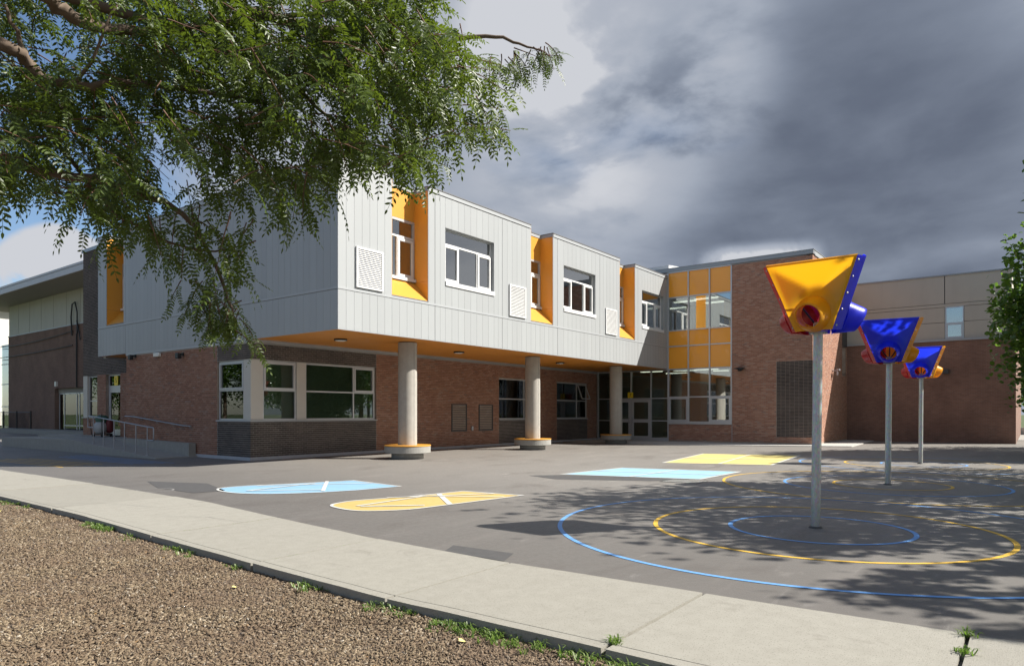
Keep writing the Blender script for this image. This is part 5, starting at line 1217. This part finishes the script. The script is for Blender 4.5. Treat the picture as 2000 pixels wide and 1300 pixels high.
# trees across the street behind the camera: they stand in the window glass
for k, (x, y, r_, lab) in enumerate([(-8, -52, .3, 0), (6, -56, 1.2, 0), (20, -55, 2.1, 0), (36, -52, 3.3, 0), (52, -50, 4.2, 0), (-30, 34, 2.2, 0), (-31, 45, .8, 0), (-29, 56, 4.1, 0), (-30, 68, 1.1, 0), (-26, 80, 2.9, 0), (-22, 92, 5.0, 0)]):
    copytree(far, (x, y, 0), r_, ('leafy tree across the street behind the camera, ' + ('nearest the left end', 'second along', 'in the middle', 'fourth along', 'nearest the right end')[k]) if k < 5 else ('leafy tree left of the school forecourt, ' + ('nearest the camera', 'second from the camera', 'third from the camera', 'opposite the gym corner', 'second from the far end', 'farthest away')[k - 5]))['group'] = 'street trees outside the view'
lw = thing('low_wall', 'low pale concrete wall with green verge behind the brick hall', 'wall', (46, -15, 0)); boxpart('wall_face', lw, 0, .3, -6, 4, 0, .5, m=M['pad'])

# ------------------------------------------------------------------ wood chips
def chips():
    n = 120000; V = []; F = []
    u = nrg.random(n * 3); 
    Zs = 2.2 + (nrg.random(n * 3) ** 1.35) * 15.0; xs = (nrg.random(n * 3) * 2.0 - .95) * .82 * Zs
    px = np.array(CAM)[None, :] + Zs[:, None] * np.array(FWD)[None, :] + xs[:, None] * np.array(RGT)[None, :]
    lo = np.interp(-px[:, 1], [-v for _, v in LO], [x for x, _ in LO])
    keep = (px[:, 0] < lo - .015) & (px[:, 0] > -16); px = px[keep][:n]; k = len(px); Zk = Zs[keep][:n]
    L = nrg.uniform(.004, .017, k) * (1 + .04 * Zk); Wd = nrg.uniform(.0015, .0048, k) * (1 + .04 * Zk); T = nrg.uniform(.001, .004, k)
    a = nrg.random(k) * 6.283; tl = nrg.normal(0, .28, k)
    dx = np.stack([np.cos(a) * np.cos(tl), np.sin(a) * np.cos(tl), np.sin(tl)], 1); dy = np.stack([-np.sin(a), np.cos(a), nrg.normal(0, .3, k)], 1); dz = np.cross(dx, dy)
    c = px.copy(); c[:, 2] = -.060 + nrg.uniform(.0, .010, k) + .014 * np.clip(np.sin(px[:, 0] * 3.1 + 1.3 * np.sin(px[:, 1] * 2.3)) * np.sin(px[:, 1] * 1.9 + .7), -.3, 1)
    corners = []
    for sx, sy, sz in ((-1, -1, -1), (1, -1, -1), (1, 1, -1), (-1, 1, -1), (-1, -.7, 1), (.9, -1, 1), (1, .8, 1), (-.8, 1, 1)):
        corners.append(c + dx * (L * sx)[:, None] + dy * (Wd * sy)[:, None] + dz * (T * sz)[:, None])
    V = np.stack(corners, 1).reshape(-1, 3)
    f = np.array([(4, 5, 6, 7), (0, 1, 5, 4), (1, 2, 6, 5), (2, 3, 7, 6), (3, 0, 4, 7)])
    F = (f[None] + (np.arange(k) * 8)[:, None, None]).reshape(-1, 4)
    me = bpy.data.meshes.new('wood_chips'); me.vertices.add(len(V)); me.vertices.foreach_set('co', V.astype(np.float32).ravel())
    me.loops.add(len(F) * 4); me.loops.foreach_set('vertex_index', F.astype(np.int32).ravel()); me.polygons.add(len(F))
    me.polygons.foreach_set('loop_start', np.arange(0, len(F) * 4, 4, dtype=np.int32)); me.polygons.foreach_set('loop_total', np.full(len(F), 4, dtype=np.int32))
    me.materials.append(M['chip']); me.update(calc_edges=True)
    o = bpy.data.objects.new('wood_chips', me); COL.objects.link(o); tag(o, 'tan and brown wood chips covering the bed beside the sidewalk', 'wood chips'); o['kind'] = 'stuff'
chips()
# weeds along the slab edge
def weeds():
    q = MB(); tufts = []
    spans = [(-1.0, -1.7, .5), (-2.1, -2.3, .6), (-4.7, -5.6, .9), (-6.2, -6.5, .35), (-7.2, -8.0, .35), (-8.7, -8.9, .3), (-9.9, -10.3, .5), (-10.9, -11.4, .8), (-11.6, -12.6, 1.0), (-12.7, -13.5, .9), (-13.6, -14.2, .5)]
    for a, b_, dn in spans:
        for _ in range(int(abs(a - b_) * 90 * dn)):
            v = rng.uniform(b_, a); tufts.append((interp(LO, v) - abs(rng.gauss(.0, .09)) - .005, v, -.06, rng.uniform(.02, .06)))
    for v, x0, x1 in ((-6.69, -7.8, -6.5), (-9.03, -8.1, -6.9)):
        for _ in range(30): tufts.append((rng.uniform(x0, x1), v + rng.uniform(-.01, .01), .0, .012))
    for (x, v, n) in ((-7.05, -14.72, 7), (-6.62, -14.72, 7), (-8.15, -12.95, 9), (-10.6, -9.9, 5)):
        for _ in range(n): tufts.append((x + rng.gauss(0, .035), v + rng.gauss(0, .02), .0 if x > -9 else -.08, .05))
    for x, y, z, h in tufts:
        for _ in range(rng.randint(4, 8)):
            a = rng.uniform(0, 6.283); l = h * rng.uniform(.6, 1.3); w = rng.uniform(.0025, .005); d = Vector((math.cos(a), math.sin(a), 0)); s_ = Vector((-d.y, d.x, 0)) * w
            p = Vector((x + rng.gauss(0, .012), y + rng.gauss(0, .012), z)); m_ = p + d * l * .5 + Vector((0, 0, l * .8)); e = p + d * l * 1.15 + Vector((0, 0, l * rng.uniform(.4, 1.0)))
            q.add([tuple(p - s_), tuple(p + s_), tuple(m_ + s_), tuple(m_ - s_), tuple(e)], [(0, 1, 2, 3), (3, 2, 4)], M['grassm'])
    o = q.build('weeds', None, 'stuff'); tag(o, 'green grass tufts and weeds along the sidewalk edge and joints', 'weeds')
weeds()
FL = [((-8.62, -12.05), .07, 'pale yellow fallen leaf in front of the weeds by the sidewalk edge'), ((-8.35, -2.35), .06, 'yellow fallen leaf at the far left of the sidewalk edge'), ((-8.75, -9.55), .05, 'yellow fallen leaf on the wood chips left of centre')]
for (x, y), s, lab in FL:
    v, f = LQ[0]; q = MB(); q.add([tuple(p * s) for p in v], f, M['leafy']); o = q.build('fallen_leaf'); o.location = (x, y, -.035); o.rotation_euler = (.4, .2, rng.uniform(0, 6)); tag(o, lab, 'fallen leaf')
q = MB(); q.tube([(-9.75, -6.6, -.04), (-9.9, -7.1, -.03), (-9.95, -7.8, -.035)], [.007, .010, .005], M['twig'], 6); tag(q.build('fallen_twig'), 'thin pale stick lying on the wood chips at left', 'stick')
